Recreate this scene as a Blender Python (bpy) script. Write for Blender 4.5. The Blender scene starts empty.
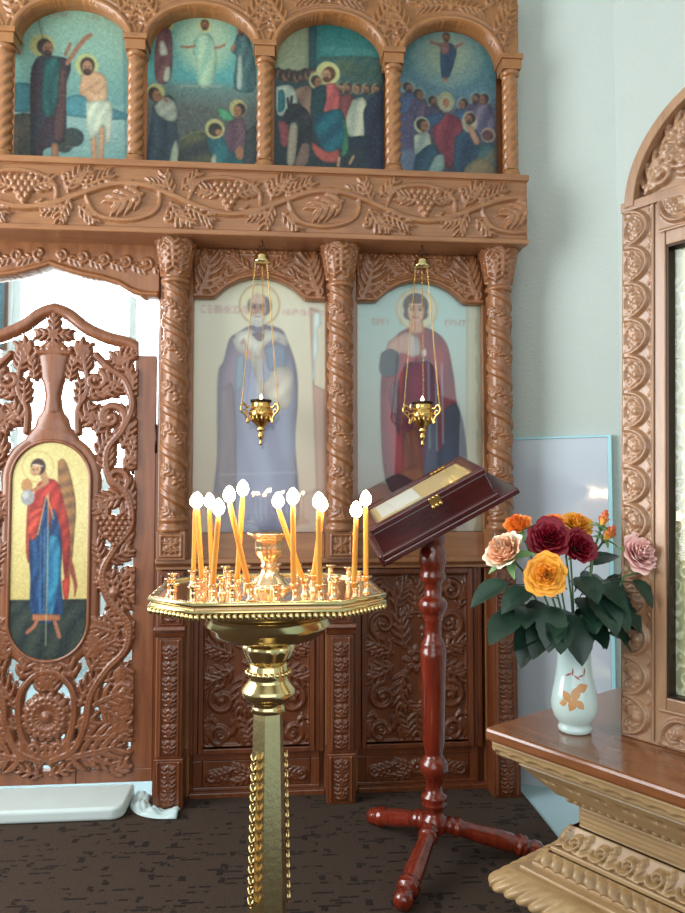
import bpy, bmesh, math, random
import numpy as np
from mathutils import Vector, Matrix, Euler

R = math.radians
PI = math.pi
scene = bpy.context.scene
COL = scene.collection
random.seed(7)
rng = np.random.default_rng(11)

# ------------------------------------------------------------------ materials
def srgb(r, g, b):
    def f(c):
        c /= 255.0
        return c / 12.92 if c <= .04045 else ((c + .055) / 1.055) ** 2.4
    return (f(r), f(g), f(b), 1.0)

def base_mat(name):
    m = bpy.data.materials.new(name)
    m.use_nodes = True
    nt = m.node_tree
    return m, nt, nt.nodes['Principled BSDF']

def simple(name, col, rough=.5, metal=0., coat=0., ior=1.5, emit=None, estr=0., sss=0., bump=0., bscale=60., var=0., vscale=8.):
    m, nt, b = base_mat(name)
    b.inputs['Base Color'].default_value = col
    b.inputs['Roughness'].default_value = rough
    b.inputs['Metallic'].default_value = metal
    b.inputs['Coat Weight'].default_value = coat
    b.inputs['Coat Roughness'].default_value = .12
    b.inputs['IOR'].default_value = ior
    if sss:
        b.inputs['Subsurface Weight'].default_value = sss
        b.inputs['Subsurface Radius'].default_value = (.01, .006, .003)
        b.inputs['Subsurface Scale'].default_value = .5
    if emit is not None:
        b.inputs['Emission Color'].default_value = emit
        b.inputs['Emission Strength'].default_value = estr
    if bump or var:
        tc = nt.nodes.new('ShaderNodeTexCoord')
    if var:
        n = nt.nodes.new('ShaderNodeTexNoise'); n.inputs['Scale'].default_value = vscale; n.inputs['Detail'].default_value = 4
        nt.links.new(tc.outputs['Object'], n.inputs['Vector'])
        mx = nt.nodes.new('ShaderNodeMix'); mx.data_type = 'RGBA'
        mx.inputs['A'].default_value = tuple(c * (1 - var) for c in col[:3]) + (1,)
        mx.inputs['B'].default_value = tuple(min(1, c * (1 + var)) for c in col[:3]) + (1,)
        nt.links.new(n.outputs['Fac'], mx.inputs['Factor'])
        nt.links.new(mx.outputs['Result'], b.inputs['Base Color'])
    if bump:
        n2 = nt.nodes.new('ShaderNodeTexNoise'); n2.inputs['Scale'].default_value = bscale; n2.inputs['Detail'].default_value = 3
        nt.links.new(tc.outputs['Object'], n2.inputs['Vector'])
        bp = nt.nodes.new('ShaderNodeBump'); bp.inputs['Strength'].default_value = bump; bp.inputs['Distance'].default_value = .01
        nt.links.new(n2.outputs['Fac'], bp.inputs['Height'])
        nt.links.new(bp.outputs['Normal'], b.inputs['Normal'])
    return m

def wood(name, c1, c2, rough=.32, coat=.35, stretch=(14, 14, 1.6), dark=None):
    m, nt, b = base_mat(name)
    tc = nt.nodes.new('ShaderNodeTexCoord')
    mp = nt.nodes.new('ShaderNodeMapping'); mp.inputs['Scale'].default_value = stretch
    nt.links.new(tc.outputs['Object'], mp.inputs['Vector'])
    n = nt.nodes.new('ShaderNodeTexNoise'); n.inputs['Scale'].default_value = 2.2; n.inputs['Detail'].default_value = 6; n.inputs['Roughness'].default_value = .6
    n.inputs['Distortion'].default_value = .6
    nt.links.new(mp.outputs['Vector'], n.inputs['Vector'])
    cr = nt.nodes.new('ShaderNodeValToRGB')
    cr.color_ramp.elements[0].position = .3; cr.color_ramp.elements[0].color = c1
    cr.color_ramp.elements[1].position = .72; cr.color_ramp.elements[1].color = c2
    nt.links.new(n.outputs['Fac'], cr.inputs['Fac'])
    nt.links.new(cr.outputs['Color'], b.inputs['Base Color'])
    b.inputs['Roughness'].default_value = rough
    b.inputs['Coat Weight'].default_value = coat
    b.inputs['Coat Roughness'].default_value = .18
    bp = nt.nodes.new('ShaderNodeBump'); bp.inputs['Strength'].default_value = .12; bp.inputs['Distance'].default_value = .004
    nt.links.new(n.outputs['Fac'], bp.inputs['Height'])
    nt.links.new(bp.outputs['Normal'], b.inputs['Normal'])
    return m

M = {}
M['oak'] = wood('carved_oak', srgb(128, 78, 46), srgb(160, 105, 65))
M['oakx'] = wood('carved_oak_beam', srgb(136, 86, 54), srgb(168, 115, 74), stretch=(1.6, 14, 14))
M['oak_top'] = wood('golden_oak', srgb(138, 86, 48), srgb(170, 114, 64), stretch=(3, 14, 6))
M['oak_red'] = wood('red_brown_oak', srgb(90, 44, 22), srgb(122, 66, 36))
M['door_oak'] = wood('door_oak', srgb(112, 62, 38), srgb(146, 90, 58))
M['kiot_oak'] = wood('light_oak', srgb(140, 100, 72), srgb(170, 130, 98))
M['table_oak'] = wood('table_oak', srgb(124, 72, 42), srgb(156, 98, 62), stretch=(2, 14, 14), rough=.2, coat=.6)
M['pale_oak'] = wood('pale_oak', srgb(156, 122, 84), srgb(188, 154, 110), stretch=(2, 12, 12), rough=.4, coat=.15)
M['mahogany'] = wood('mahogany', srgb(92, 24, 12), srgb(132, 44, 22), rough=.16, coat=.8)
M['mahogany_dark'] = wood('dark_mahogany', srgb(62, 20, 24), srgb(88, 30, 32), rough=.2, coat=.7, stretch=(2, 14, 14))
M['brass'] = simple('polished_brass', srgb(232, 206, 150), rough=.16, metal=1., var=.08, vscale=30)
M['brass_soft'] = simple('satin_brass', srgb(216, 194, 146), rough=.27, metal=1., bump=.05, bscale=80)
M['copper_brass'] = simple('rose_brass', srgb(240, 202, 162), rough=.14, metal=1.)
M['lamp_gold'] = simple('lamp_gold', srgb(226, 182, 110), rough=.22, metal=1.)
M['dark_metal'] = simple('dark_metal', srgb(60, 45, 38), rough=.4, metal=.8)
M['wax'] = simple('beeswax', srgb(224, 150, 56), rough=.45, sss=.35, emit=srgb(236, 150, 40), estr=0.0)
M['wick'] = simple('charred_wick', srgb(30, 24, 20), rough=.9)
M['flame'] = simple('flame', srgb(255, 220, 170), emit=srgb(255, 222, 176), estr=60.)
M['flame_small'] = simple('lamp_flame', srgb(255, 230, 190), emit=srgb(255, 225, 185), estr=22.)
M['wall'] = simple('stucco_wall', srgb(194, 201, 196), rough=.85, bump=.35, bscale=70, var=.03, vscale=3)
M['white_wall'] = simple('white_plaster', srgb(226, 232, 234), rough=.9)
M['ceiling'] = simple('ceiling_paint', srgb(215, 222, 214), rough=.9)
M['board'] = simple('glossy_white_board', srgb(204, 210, 222), rough=.07, ior=1.9)
M['board_edge'] = simple('board_edge_trim', srgb(176, 226, 236), rough=.25)
M['tile'] = simple('pale_floor_tile', srgb(170, 196, 204), rough=.12, var=.05)
M['marble'] = simple('white_marble', srgb(206, 216, 214), rough=.3, var=.08, vscale=5)
M['cloth'] = simple('white_cloth', srgb(196, 214, 214), rough=.5)
M['porcelain'] = simple('white_porcelain', srgb(206, 228, 226), rough=.12, coat=.5)
M['gilt_leaf'] = simple('gilt_leaf_print', srgb(206, 150, 96), rough=.3)
M['red_print'] = simple('red_line_print', srgb(176, 96, 84), rough=.3)
M['paper'] = simple('white_paper', srgb(226, 220, 206), rough=.6)
M['velvet'] = simple('old_gold_lining', srgb(206, 178, 126), rough=.7, var=.15)
M['bulb_green'] = simple('stem_green', srgb(78, 112, 66), rough=.5)
M['sepal'] = simple('sepal_green', srgb(110, 150, 96), rough=.5)

def leaf_material():
    m, nt, b = base_mat('rose_leaf')
    tc = nt.nodes.new('ShaderNodeTexCoord')
    n = nt.nodes.new('ShaderNodeTexNoise'); n.inputs['Scale'].default_value = 18
    nt.links.new(tc.outputs['Object'], n.inputs['Vector'])
    cr = nt.nodes.new('ShaderNodeValToRGB')
    cr.color_ramp.elements[0].color = srgb(16, 38, 32); cr.color_ramp.elements[0].position = .3
    cr.color_ramp.elements[1].color = srgb(36, 66, 50); cr.color_ramp.elements[1].position = .75
    nt.links.new(n.outputs['Fac'], cr.inputs['Fac'])
    nt.links.new(cr.outputs['Color'], b.inputs['Base Color'])
    b.inputs['Roughness'].default_value = .38
    return m
M['leaf'] = leaf_material()

def petal_material(name, inner, outer, edge):
    """colour runs from petal base to its rim (attribute 'tip')"""
    m, nt, b = base_mat(name)
    at = nt.nodes.new('ShaderNodeAttribute'); at.attribute_name = 'tip'
    cr = nt.nodes.new('ShaderNodeValToRGB')
    cr.color_ramp.elements[0].color = inner; cr.color_ramp.elements[0].position = .1
    cr.color_ramp.elements[1].color = edge; cr.color_ramp.elements[1].position = 1.
    e = cr.color_ramp.elements.new(.7); e.color = outer
    nt.links.new(at.outputs['Fac'], cr.inputs['Fac'])
    nt.links.new(cr.outputs['Color'], b.inputs['Base Color'])
    b.inputs['Roughness'].default_value = .55
    b.inputs['Subsurface Weight'].default_value = .15
    b.inputs['Subsurface Radius'].default_value = (.01, .005, .003)
    b.inputs['Subsurface Scale'].default_value = .4
    return m
M['petal_orange'] = petal_material('orange_petals', srgb(246, 150, 24), srgb(255, 190, 60), srgb(252, 166, 70))
M['petal_small_orange'] = petal_material('flame_petals', srgb(240, 130, 30), srgb(246, 160, 60), srgb(238, 106, 50))
M['petal_peach'] = petal_material('peach_petals', srgb(246, 176, 120), srgb(250, 200, 164), srgb(250, 206, 178))
M['petal_cream'] = petal_material('cream_petals', srgb(210, 216, 180), srgb(232, 224, 204), srgb(240, 226, 212))
M['petal_red'] = petal_material('dark_red_petals', srgb(60, 0, 14), srgb(122, 2, 28), srgb(136, 6, 36))
M['petal_yellow'] = petal_material('yellow_petals', srgb(240, 160, 30), srgb(250, 190, 60), srgb(246, 160, 66))
M['petal_bud'] = petal_material('bud_petals', srgb(240, 190, 80), srgb(244, 160, 84), srgb(226, 96, 72))
M['petal_pink'] = petal_material('pink_petals', srgb(236, 170, 170), srgb(244, 192, 188), srgb(246, 206, 200))

def carpet_material():
    m, nt, b = base_mat('brown_carpet')
    tc = nt.nodes.new('ShaderNodeTexCoord')
    n = nt.nodes.new('ShaderNodeTexNoise'); n.inputs['Scale'].default_value = 260; n.inputs['Detail'].default_value = 2
    nt.links.new(tc.outputs['Object'], n.inputs['Vector'])
    cr = nt.nodes.new('ShaderNodeValToRGB')
    cr.color_ramp.elements[0].color = srgb(50, 38, 31); cr.color_ramp.elements[0].position = .3
    cr.color_ramp.elements[1].color = srgb(80, 64, 54); cr.color_ramp.elements[1].position = .7
    nt.links.new(n.outputs['Fac'], cr.inputs['Fac'])
    # woven dashes: cells of a stretched voronoi, a few of them dark
    def dashes(scale, th, rot):
        mp = nt.nodes.new('ShaderNodeMapping'); mp.inputs['Scale'].default_value = scale; mp.inputs['Rotation'].default_value = (0, 0, rot)
        nt.links.new(tc.outputs['Object'], mp.inputs['Vector'])
        br = nt.nodes.new('ShaderNodeTexBrick'); br.inputs['Scale'].default_value = 1
        br.inputs['Color1'].default_value = (0, 0, 0, 1); br.inputs['Color2'].default_value = (1, 1, 1, 1); br.inputs['Mortar'].default_value = (.5, .5, .5, 1)
        br.inputs['Mortar Size'].default_value = .03; br.offset = .37; br.inputs['Bias'].default_value = 0
        nt.links.new(mp.outputs['Vector'], br.inputs['Vector'])
        lt = nt.nodes.new('ShaderNodeMath'); lt.operation = 'LESS_THAN'; lt.inputs[1].default_value = th * 1.15
        nt.links.new(br.outputs['Color'], lt.inputs[0])
        return lt.outputs[0]
    d1 = dashes((5.5, 15, 1), .15, .06)
    d2 = dashes((17, 5, 1), .10, .05)
    ad = nt.nodes.new('ShaderNodeMath'); ad.operation = 'MAXIMUM'
    nt.links.new(d1, ad.inputs[0]); nt.links.new(d2, ad.inputs[1])
    n3 = nt.nodes.new('ShaderNodeTexNoise'); n3.inputs['Scale'].default_value = 22; n3.inputs['Detail'].default_value = 3
    nt.links.new(tc.outputs['Object'], n3.inputs['Vector'])
    gt = nt.nodes.new('ShaderNodeMath'); gt.operation = 'GREATER_THAN'; gt.inputs[1].default_value = .46
    nt.links.new(n3.outputs['Fac'], gt.inputs[0])
    mu = nt.nodes.new('ShaderNodeMath'); mu.operation = 'MULTIPLY'
    nt.links.new(ad.outputs[0], mu.inputs[0]); nt.links.new(gt.outputs[0], mu.inputs[1])
    mx = nt.nodes.new('ShaderNodeMix'); mx.data_type = 'RGBA'
    mx.inputs['B'].default_value = srgb(40, 31, 28)
    nt.links.new(mu.outputs[0], mx.inputs['Factor'])
    nt.links.new(cr.outputs['Color'], mx.inputs['A'])
    nt.links.new(mx.outputs['Result'], b.inputs['Base Color'])
    b.inputs['Roughness'].default_value = .95
    b.inputs['Sheen Weight'].default_value = .0
    b.inputs['Specular IOR Level'].default_value = .2
    bp = nt.nodes.new('ShaderNodeBump'); bp.inputs['Strength'].default_value = .5; bp.inputs['Distance'].default_value = .004
    nt.links.new(n.outputs['Fac'], bp.inputs['Height'])
    nt.links.new(bp.outputs['Normal'], b.inputs['Normal'])
    return m
M['carpet'] = carpet_material()

def paint_material():
    m, nt, b = base_mat('painted_icon')
    at = nt.nodes.new('ShaderNodeAttribute'); at.attribute_name = 'Col'
    nt.links.new(at.outputs['Color'], b.inputs['Base Color'])
    b.inputs['Roughness'].default_value = .4
    return m
M['paint'] = paint_material()

def glass_material(name, ior):
    m = bpy.data.materials.new(name); m.use_nodes = True
    nt = m.node_tree; nt.nodes.clear()
    out = nt.nodes.new('ShaderNodeOutputMaterial')
    tr = nt.nodes.new('ShaderNodeBsdfTransparent')
    gl = nt.nodes.new('ShaderNodeBsdfGlossy'); gl.inputs['Roughness'].default_value = .03
    fr = nt.nodes.new('ShaderNodeFresnel'); geo = nt.nodes.new('ShaderNodeNewGeometry'); mi = nt.nodes.new('ShaderNodeMix'); mi.data_type = 'FLOAT'
    mi.inputs['A'].default_value = ior; mi.inputs['B'].default_value = 1 / ior
    nt.links.new(geo.outputs['Backfacing'], mi.inputs['Factor']); nt.links.new(mi.outputs['Result'], fr.inputs['IOR'])
    mx = nt.nodes.new('ShaderNodeMixShader')
    nt.links.new(fr.outputs[0], mx.inputs[0]); nt.links.new(tr.outputs[0], mx.inputs[1]); nt.links.new(gl.outputs[0], mx.inputs[2])
    nt.links.new(mx.outputs[0], out.inputs['Surface'])
    return m
M['glass'] = glass_material('picture_glass', 1.4)
M['case_glass'] = glass_material('case_glass', 1.16)

def damask_material():
    m, nt, b = base_mat('gilded_icon_cover')
    tc = nt.nodes.new('ShaderNodeTexCoord')
    v = nt.nodes.new('ShaderNodeTexVoronoi'); v.inputs['Scale'].default_value = 32; v.feature = 'SMOOTH_F1'
    nt.links.new(tc.outputs['Object'], v.inputs['Vector'])
    w = nt.nodes.new('ShaderNodeMath'); w.operation = 'SINE'
    ml = nt.nodes.new('ShaderNodeMath'); ml.operation = 'MULTIPLY'; ml.inputs[1].default_value = 22
    nt.links.new(v.outputs['Distance'], ml.inputs[0]); nt.links.new(ml.outputs[0], w.inputs[0])
    cr = nt.nodes.new('ShaderNodeValToRGB')
    cr.color_ramp.elements[0].color = srgb(186, 188, 148); cr.color_ramp.elements[0].position = .2
    cr.color_ramp.elements[1].color = srgb(236, 236, 208); cr.color_ramp.elements[1].position = .8
    nt.links.new(w.outputs[0], cr.inputs['Fac'])
    nt.links.new(cr.outputs['Color'], b.inputs['Base Color'])
    b.inputs['Metallic'].default_value = .12; b.inputs['Roughness'].default_value = .4
    bp = nt.nodes.new('ShaderNodeBump'); bp.inputs['Strength'].default_value = .5; bp.inputs['Distance'].default_value = .0014
    nt.links.new(w.outputs[0], bp.inputs['Height']); nt.links.new(bp.outputs['Normal'], b.inputs['Normal'])
    return m
M['damask'] = damask_material()

def emit_mat(name, col, s):
    m = bpy.data.materials.new(name); m.use_nodes = True
    nt = m.node_tree; nt.nodes.clear()
    out = nt.nodes.new('ShaderNodeOutputMaterial'); e = nt.nodes.new('ShaderNodeEmission')
    e.inputs['Color'].default_value = col; e.inputs['Strength'].default_value = s
    nt.links.new(e.outputs[0], out.inputs['Surface'])
    return m
M['sky'] = emit_mat('bright_sky', srgb(238, 250, 255), 9.)

# ------------------------------------------------------------------ mesh builder
class MB:
    def __init__(s):
        s.v = []; s.f = []; s.m = []; s.sm = []
    def add(s, verts, faces, mat=0, smooth=True, T=None):
        o = len(s.v)
        if T is not None:
            verts = [T @ Vector(p) for p in verts]
        s.v += [tuple(p) for p in verts]
        for f in faces:
            s.f.append([i + o for i in f]); s.m.append(mat); s.sm.append(smooth)
        return s
    def box(s, x0, x1, y0, y1, z0, z1, mat=0, T=None):
        v = [(x0, y0, z0), (x1, y0, z0), (x1, y1, z0), (x0, y1, z0), (x0, y0, z1), (x1, y0, z1), (x1, y1, z1), (x0, y1, z1)]
        f = [(0, 3, 2, 1), (4, 5, 6, 7), (0, 1, 5, 4), (1, 2, 6, 5), (2, 3, 7, 6), (3, 0, 4, 7)]
        return s.add(v, f, mat, False, T)
    def lathe(s, prof, n=32, T=None, mat=0, smooth=True, fn=None):
        """prof: list of (r, z); fn(theta, r, z) -> r"""
        v = []; f = []
        for (r, z) in prof:
            for k in range(n):
                a = 2 * PI * k / n
                rr = fn(a, r, z) if fn else r
                v.append((rr * math.cos(a), rr * math.sin(a), z))
        m = len(prof)
        for i in range(m - 1):
            for k in range(n):
                k2 = (k + 1) % n
                f.append((i * n + k, i * n + k2, (i + 1) * n + k2, (i + 1) * n + k))
        if prof[0][0] > 1e-5: f.append(tuple(reversed(range(n))))
        if prof[-1][0] > 1e-5: f.append(tuple(range((m - 1) * n, m * n)))
        return s.add(v, f, mat, smooth, T)
    def tube(s, pts, rad, n=8, mat=0, T=None, closed=False):
        pts = [Vector(p) for p in pts]
        if not hasattr(rad, '__len__'): rad = [rad] * len(pts)
        L = len(pts); v = []; f = []
        prev = None
        for i, p in enumerate(pts):
            if closed: d = pts[(i + 1) % L] - pts[i - 1]
            else: d = pts[min(i + 1, L - 1)] - pts[max(i - 1, 0)]
            d.normalize()
            if prev is None:
                a = Vector((0, 0, 1)) if abs(d.z) < .9 else Vector((1, 0, 0))
                x = d.cross(a).normalized()
            else:
                x = (prev - d * prev.dot(d)).normalized()
            prev = x; y = d.cross(x)
            for k in range(n):
                t = 2 * PI * k / n
                v.append(p + (x * math.cos(t) + y * math.sin(t)) * rad[i])
        for i in range(L if closed else L - 1):
            j = (i + 1) % L
            for k in range(n):
                k2 = (k + 1) % n
                f.append((i * n + k, i * n + k2, j * n + k2, j * n + k))
        if not closed:
            f.append(tuple(reversed(range(n)))); f.append(tuple(range((L - 1) * n, L * n)))
        return s.add(v, f, mat, True, T)
    def ball(s, c, r, n=10, m=7, mat=0, T=None):
        if not hasattr(r, '__len__'): r = (r, r, r)
        v = []; f = []
        for i in range(1, m):
            p = PI * i / m
            for k in range(n):
                a = 2 * PI * k / n
                v.append((c[0] + r[0] * math.sin(p) * math.cos(a), c[1] + r[1] * math.sin(p) * math.sin(a), c[2] + r[2] * math.cos(p)))
        t = len(v); v.append((c[0], c[1], c[2] + r[2])); b = t + 1; v.append((c[0], c[1], c[2] - r[2]))
        for i in range(m - 2):
            for k in range(n):
                k2 = (k + 1) % n
                f.append((i * n + k, (i + 1) * n + k, (i + 1) * n + k2, i * n + k2))
        for k in range(n):
            k2 = (k + 1) % n
            f.append((t, k, k2)); f.append((b, (m - 2) * n + k2, (m - 2) * n + k))
        return s.add(v, f, mat, True, T)
    def prism(s, poly, y0, y1, mat=0, T=None, plane='xz'):
        """extrude a 2-D outline"""
        n = len(poly)
        if plane == 'xz': g = lambda p, d: (p[0], d, p[1])
        elif plane == 'xy': g = lambda p, d: (p[0], p[1], d)
        else: g = lambda p, d: (d, p[0], p[1])
        v = [g(p, y0) for p in poly] + [g(p, y1) for p in poly]
        f = [tuple(range(n)), tuple(reversed(range(n, 2 * n)))]
        for i in range(n):
            j = (i + 1) % n
            f.append((j, i, i + n, j + n))
        return s.add(v, f, mat, False, T)
    def grid(s, rows, mat=0, smooth=True, wrap=False):
        nr = len(rows); nc = len(rows[0]); v = [p for r in rows for p in r]; f = []
        for i in range(nr - 1):
            for k in range(nc if wrap else nc - 1):
                k2 = (k + 1) % nc
                f.append((i * nc + k, i * nc + k2, (i + 1) * nc + k2, (i + 1) * nc + k))
        return s.add(v, f, mat, smooth)
    def build(s, name, mats, parent=None, loc=None, bevel=0., seg=2, fixn=True):
        me = bpy.data.meshes.new(name)
        me.from_pydata(s.v, [], s.f)
        if not isinstance(mats, (list, tuple)): mats = [mats]
        for m in mats: me.materials.append(m)
        me.polygons.foreach_set('material_index', s.m)
        me.polygons.foreach_set('use_smooth', s.sm)
        if fixn:
            bm = bmesh.new(); bm.from_mesh(me); bmesh.ops.recalc_face_normals(bm, faces=bm.faces); bm.to_mesh(me); bm.free()
        me.update()
        return link(name, me, parent, loc, bevel, seg)

def link(name, me, parent=None, loc=None, bevel=0., seg=2):
    o = bpy.data.objects.new(name, me); COL.objects.link(o)
    if parent: o.parent = parent
    if loc is not None: o.location = loc
    if bevel:
        b = o.modifiers.new('bevel', 'BEVEL'); b.width = bevel; b.segments = seg; b.limit_method = 'ANGLE'; b.angle_limit = R(40)
    return o

def thing(name, label, cat, loc=(0, 0, 0), rot=(0, 0, 0), group=None):
    o = bpy.data.objects.new(name, None); COL.objects.link(o)
    o.empty_display_size = .1
    o.location = loc; o.rotation_euler = rot
    o['label'] = label; o['category'] = cat
    if group: o['group'] = group
    return o
def tag(o, label, cat, group=None):
    o['label'] = label; o['category'] = cat
    if group: o['group'] = group
    return o
def struct(o):
    o['kind'] = 'structure'; return o
def copy_tree(o, parent=None):
    c = o.copy(); COL.objects.link(c)
    if parent: c.parent = parent
    for ch in list(o.children): copy_tree(ch, c)
    return c

# ------------------------------------------------------------------ carving engine
def bez(p0, p1, p2, p3=None, n=10):
    out = []
    for i in range(n + 1):
        t = i / n
        if p3 is None:
            out.append(((1 - t) ** 2 * p0[0] + 2 * t * (1 - t) * p1[0] + t * t * p2[0], (1 - t) ** 2 * p0[1] + 2 * t * (1 - t) * p1[1] + t * t * p2[1]))
        else:
            a, b, c, d = (1 - t) ** 3, 3 * t * (1 - t) ** 2, 3 * t * t * (1 - t), t ** 3
            out.append((a * p0[0] + b * p1[0] + c * p2[0] + d * p3[0], a * p0[1] + b * p1[1] + c * p2[1] + d * p3[1]))
    return out
def spline(pts, n=6):
    out = []
    P = [pts[0]] + list(pts) + [pts[-1]]
    for i in range(1, len(P) - 2):
        for k in range(n):
            t = k / n
            q = []
            for d in (0, 1):
                a, b, c, e = P[i - 1][d], P[i][d], P[i + 1][d], P[i + 2][d]
                q.append(.5 * (2 * b + (c - a) * t + (2 * a - 5 * b + 4 * c - e) * t * t + (3 * b - a - 3 * c + e) * t ** 3))
            out.append(tuple(q))
    out.append(tuple(pts[-1]))
    return out

class Carve:
    """a height field carved with tapered ridges; lengths in metres"""
    def __init__(s, x0, x1, z0, z1, res=.004):
        s.x0, s.z0 = x0, z0
        s.nx = max(2, int(round((x1 - x0) / res)) + 1); s.nz = max(2, int(round((z1 - z0) / res)) + 1)
        s.xs = np.linspace(x0, x1, s.nx); s.zs = np.linspace(z0, z1, s.nz)
        s.rx = s.xs[1] - s.xs[0]; s.rz = s.zs[1] - s.zs[0]
        s.h = np.zeros((s.nz, s.nx)); s.phi = np.full((s.nz, s.nx), -1.)
        s.mirror = None; s.wrap = None
    def _sl(s, xa, xb, za, zb):
        i0 = max(0, int((xa - s.x0) / s.rx) - 1); i1 = min(s.nx, int((xb - s.x0) / s.rx) + 3)
        k0 = max(0, int((za - s.z0) / s.rz) - 1); k1 = min(s.nz, int((zb - s.z0) / s.rz) + 3)
        return i0, i1, k0, k1
    def _seg(s, a, b, ra, rb, ht, groove):
        rm = max(ra, rb) + 3 * max(s.rx, s.rz)
        i0, i1, k0, k1 = s._sl(min(a[0], b[0]) - rm, max(a[0], b[0]) + rm, min(a[1], b[1]) - rm, max(a[1], b[1]) + rm)
        if i1 <= i0 or k1 <= k0: return
        X = s.xs[None, i0:i1]; Z = s.zs[k0:k1, None]
        dx, dz = b[0] - a[0], b[1] - a[1]; L2 = dx * dx + dz * dz + 1e-12
        t = np.clip(((X - a[0]) * dx + (Z - a[1]) * dz) / L2, 0, 1)
        d = np.hypot(X - a[0] - t * dx, Z - a[1] - t * dz)
        r = ra + (rb - ra) * t
        ph = r - d
        q = np.clip(d / np.maximum(r, 1e-5), 0, 1)
        hh = ht * np.minimum(1, r / max(ra, rb, 1e-5) * 1.15) * np.sqrt(1 - q * q)
        if groove: hh = hh * (1 - groove * np.exp(-(q / .32) ** 2))
        s.h[k0:k1, i0:i1] = np.maximum(s.h[k0:k1, i0:i1], hh)
        s.phi[k0:k1, i0:i1] = np.maximum(s.phi[k0:k1, i0:i1], ph)
    def stroke(s, pts, r, ht, groove=0.):
        n = len(pts)
        if not hasattr(r, '__len__'): r = [r] * n
        elif len(r) != n: r = list(np.interp(np.linspace(0, 1, n), np.linspace(0, 1, len(r)), r))
        sets = [pts]
        if s.mirror is not None: sets.append([(2 * s.mirror - p[0], p[1]) for p in pts])
        if s.wrap:
            sets += [[(p[0] + o, p[1]) for p in q] for q in list(sets) for o in (-s.wrap, s.wrap)]
        for q in sets:
            for i in range(n - 1):
                s._seg(q[i], q[i + 1], max(r[i], 5e-4), max(r[i + 1], 5e-4), ht, groove)
    def dome(s, c, r, ht): s.stroke([c, (c[0] + 1e-5, c[1])], r, ht)
    def leaf(s, p, ang, L, W, n=4, ht=.012, bend=0., fat=1.):
        k = 8; pts = [p]; a = ang
        for i in range(k):
            a = ang + bend * (i + .5) / k
            pts.append((pts[-1][0] + L / k * math.cos(a), pts[-1][1] + L / k * math.sin(a)))
        s.stroke(pts, [.16 * W, .2 * W, .14 * W, .04 * W], ht, groove=.35)
        for i in range(n):
            t = (i + .35) / n * .86
            j = t * k; j0 = int(j); fr = j - j0
            b = (pts[j0][0] * (1 - fr) + pts[j0 + 1][0] * fr, pts[j0][1] * (1 - fr) + pts[j0 + 1][1] * fr)
            ca = ang + bend * t
            ll = W * (.55 + .6 * math.sin(PI * (.2 + .75 * t)))
            for sd in (-1, 1):
                a0 = ca + sd * R(72 - 40 * t)
                m = (b[0] + ll * .55 * math.cos(a0), b[1] + ll * .55 * math.sin(a0))
                a1 = ca + sd * R(30 - 22 * t)
                e = (m[0] + ll * .6 * math.cos(a1), m[1] + ll * .6 * math.sin(a1))
                rr = fat * W * .62 / n * 1.25
                s.stroke(bez(b, m, e, n=5), [.75 * rr, rr, .8 * rr, .22 * rr], ht * .92, groove=.3)
    def scroll(s, c, r, a0, turns, sgn=1, w=.012, ht=.014, r1=.2, boss=True, n=26):
        pts = []
        for i in range(n + 1):
            t = i / n; rr = r * (1 - (1 - r1) * t); a = a0 + sgn * turns * 2 * PI * t
            pts.append((c[0] + rr * math.cos(a), c[1] + rr * math.sin(a)))
        s.stroke(pts, [w, w * .9, w * .6], ht, groove=.25)
        if boss: s.dome(c, max(w * 1.1, r * .22), ht * 1.05)
        return pts
    def flower(s, c, r, n=8, ht=.014):
        for i in range(n):
            a = 2 * PI * i / n
            s.stroke([(c[0] + .3 * r * math.cos(a), c[1] + .3 * r * math.sin(a)), (c[0] + .75 * r * math.cos(a), c[1] + .75 * r * math.sin(a)), (c[0] + r * math.cos(a), c[1] + r * math.sin(a))],
                     [.16 * r, .3 * r, .18 * r], ht, groove=.45)
        s.dome(c, .3 * r, ht * 1.25)
    def grapes(s, c, r, rows=5, ht=.013, down=True, br=None):
        br = br or r / (rows - .5)
        for i in range(rows):
            cnt = rows - i
            for k in range(cnt):
                s.dome((c[0] + (k - (cnt - 1) / 2) * br * 1.75, c[1] + (1 if down else -1) * ((rows / 2 - i) * br * 1.5 - .5 * br)), br, ht)

def grid_mesh(name, P, keep=None, extra=None, mats=None, color=None, smooth=True):
    """P (nz,nx,3) -> quads; keep (nz-1,nx-1) bool"""
    nz, nx = P.shape[:2]
    idx = np.arange(nz * nx).reshape(nz, nx)
    q = np.stack([idx[:-1, :-1], idx[:-1, 1:], idx[1:, 1:], idx[1:, :-1]], -1)
    q = q.reshape(-1, 4) if keep is None else q[keep]
    V = P.reshape(-1, 3)
    C = None if color is None else color.reshape(-1, 3)
    if extra is not None:
        V, q = extra(V, q)
    used = np.zeros(len(V), bool); used[q.ravel()] = True
    mp = np.cumsum(used) - 1
    V = V[used]; q = mp[q]
    me = bpy.data.meshes.new(name)
    me.vertices.add(len(V)); me.vertices.foreach_set('co', V.astype(np.float32).ravel())
    me.loops.add(q.size); me.loops.foreach_set('vertex_index', q.astype(np.int32).ravel())
    me.polygons.add(len(q)); me.polygons.foreach_set('loop_start', np.arange(0, q.size, 4, dtype=np.int32))
    me.polygons.foreach_set('use_smooth', np.full(len(q), smooth))
    for m in (mats if isinstance(mats, (list, tuple)) else [mats]): me.materials.append(m)
    if C is not None:
        C = C[used]
        ca = me.color_attributes.new('Col', 'FLOAT_COLOR', 'POINT')
        ca.data.foreach_set('color', np.concatenate([C, np.ones((len(C), 1))], 1).astype(np.float32).ravel())
    me.update(calc_edges=True); me.validate()
    return me

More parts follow.
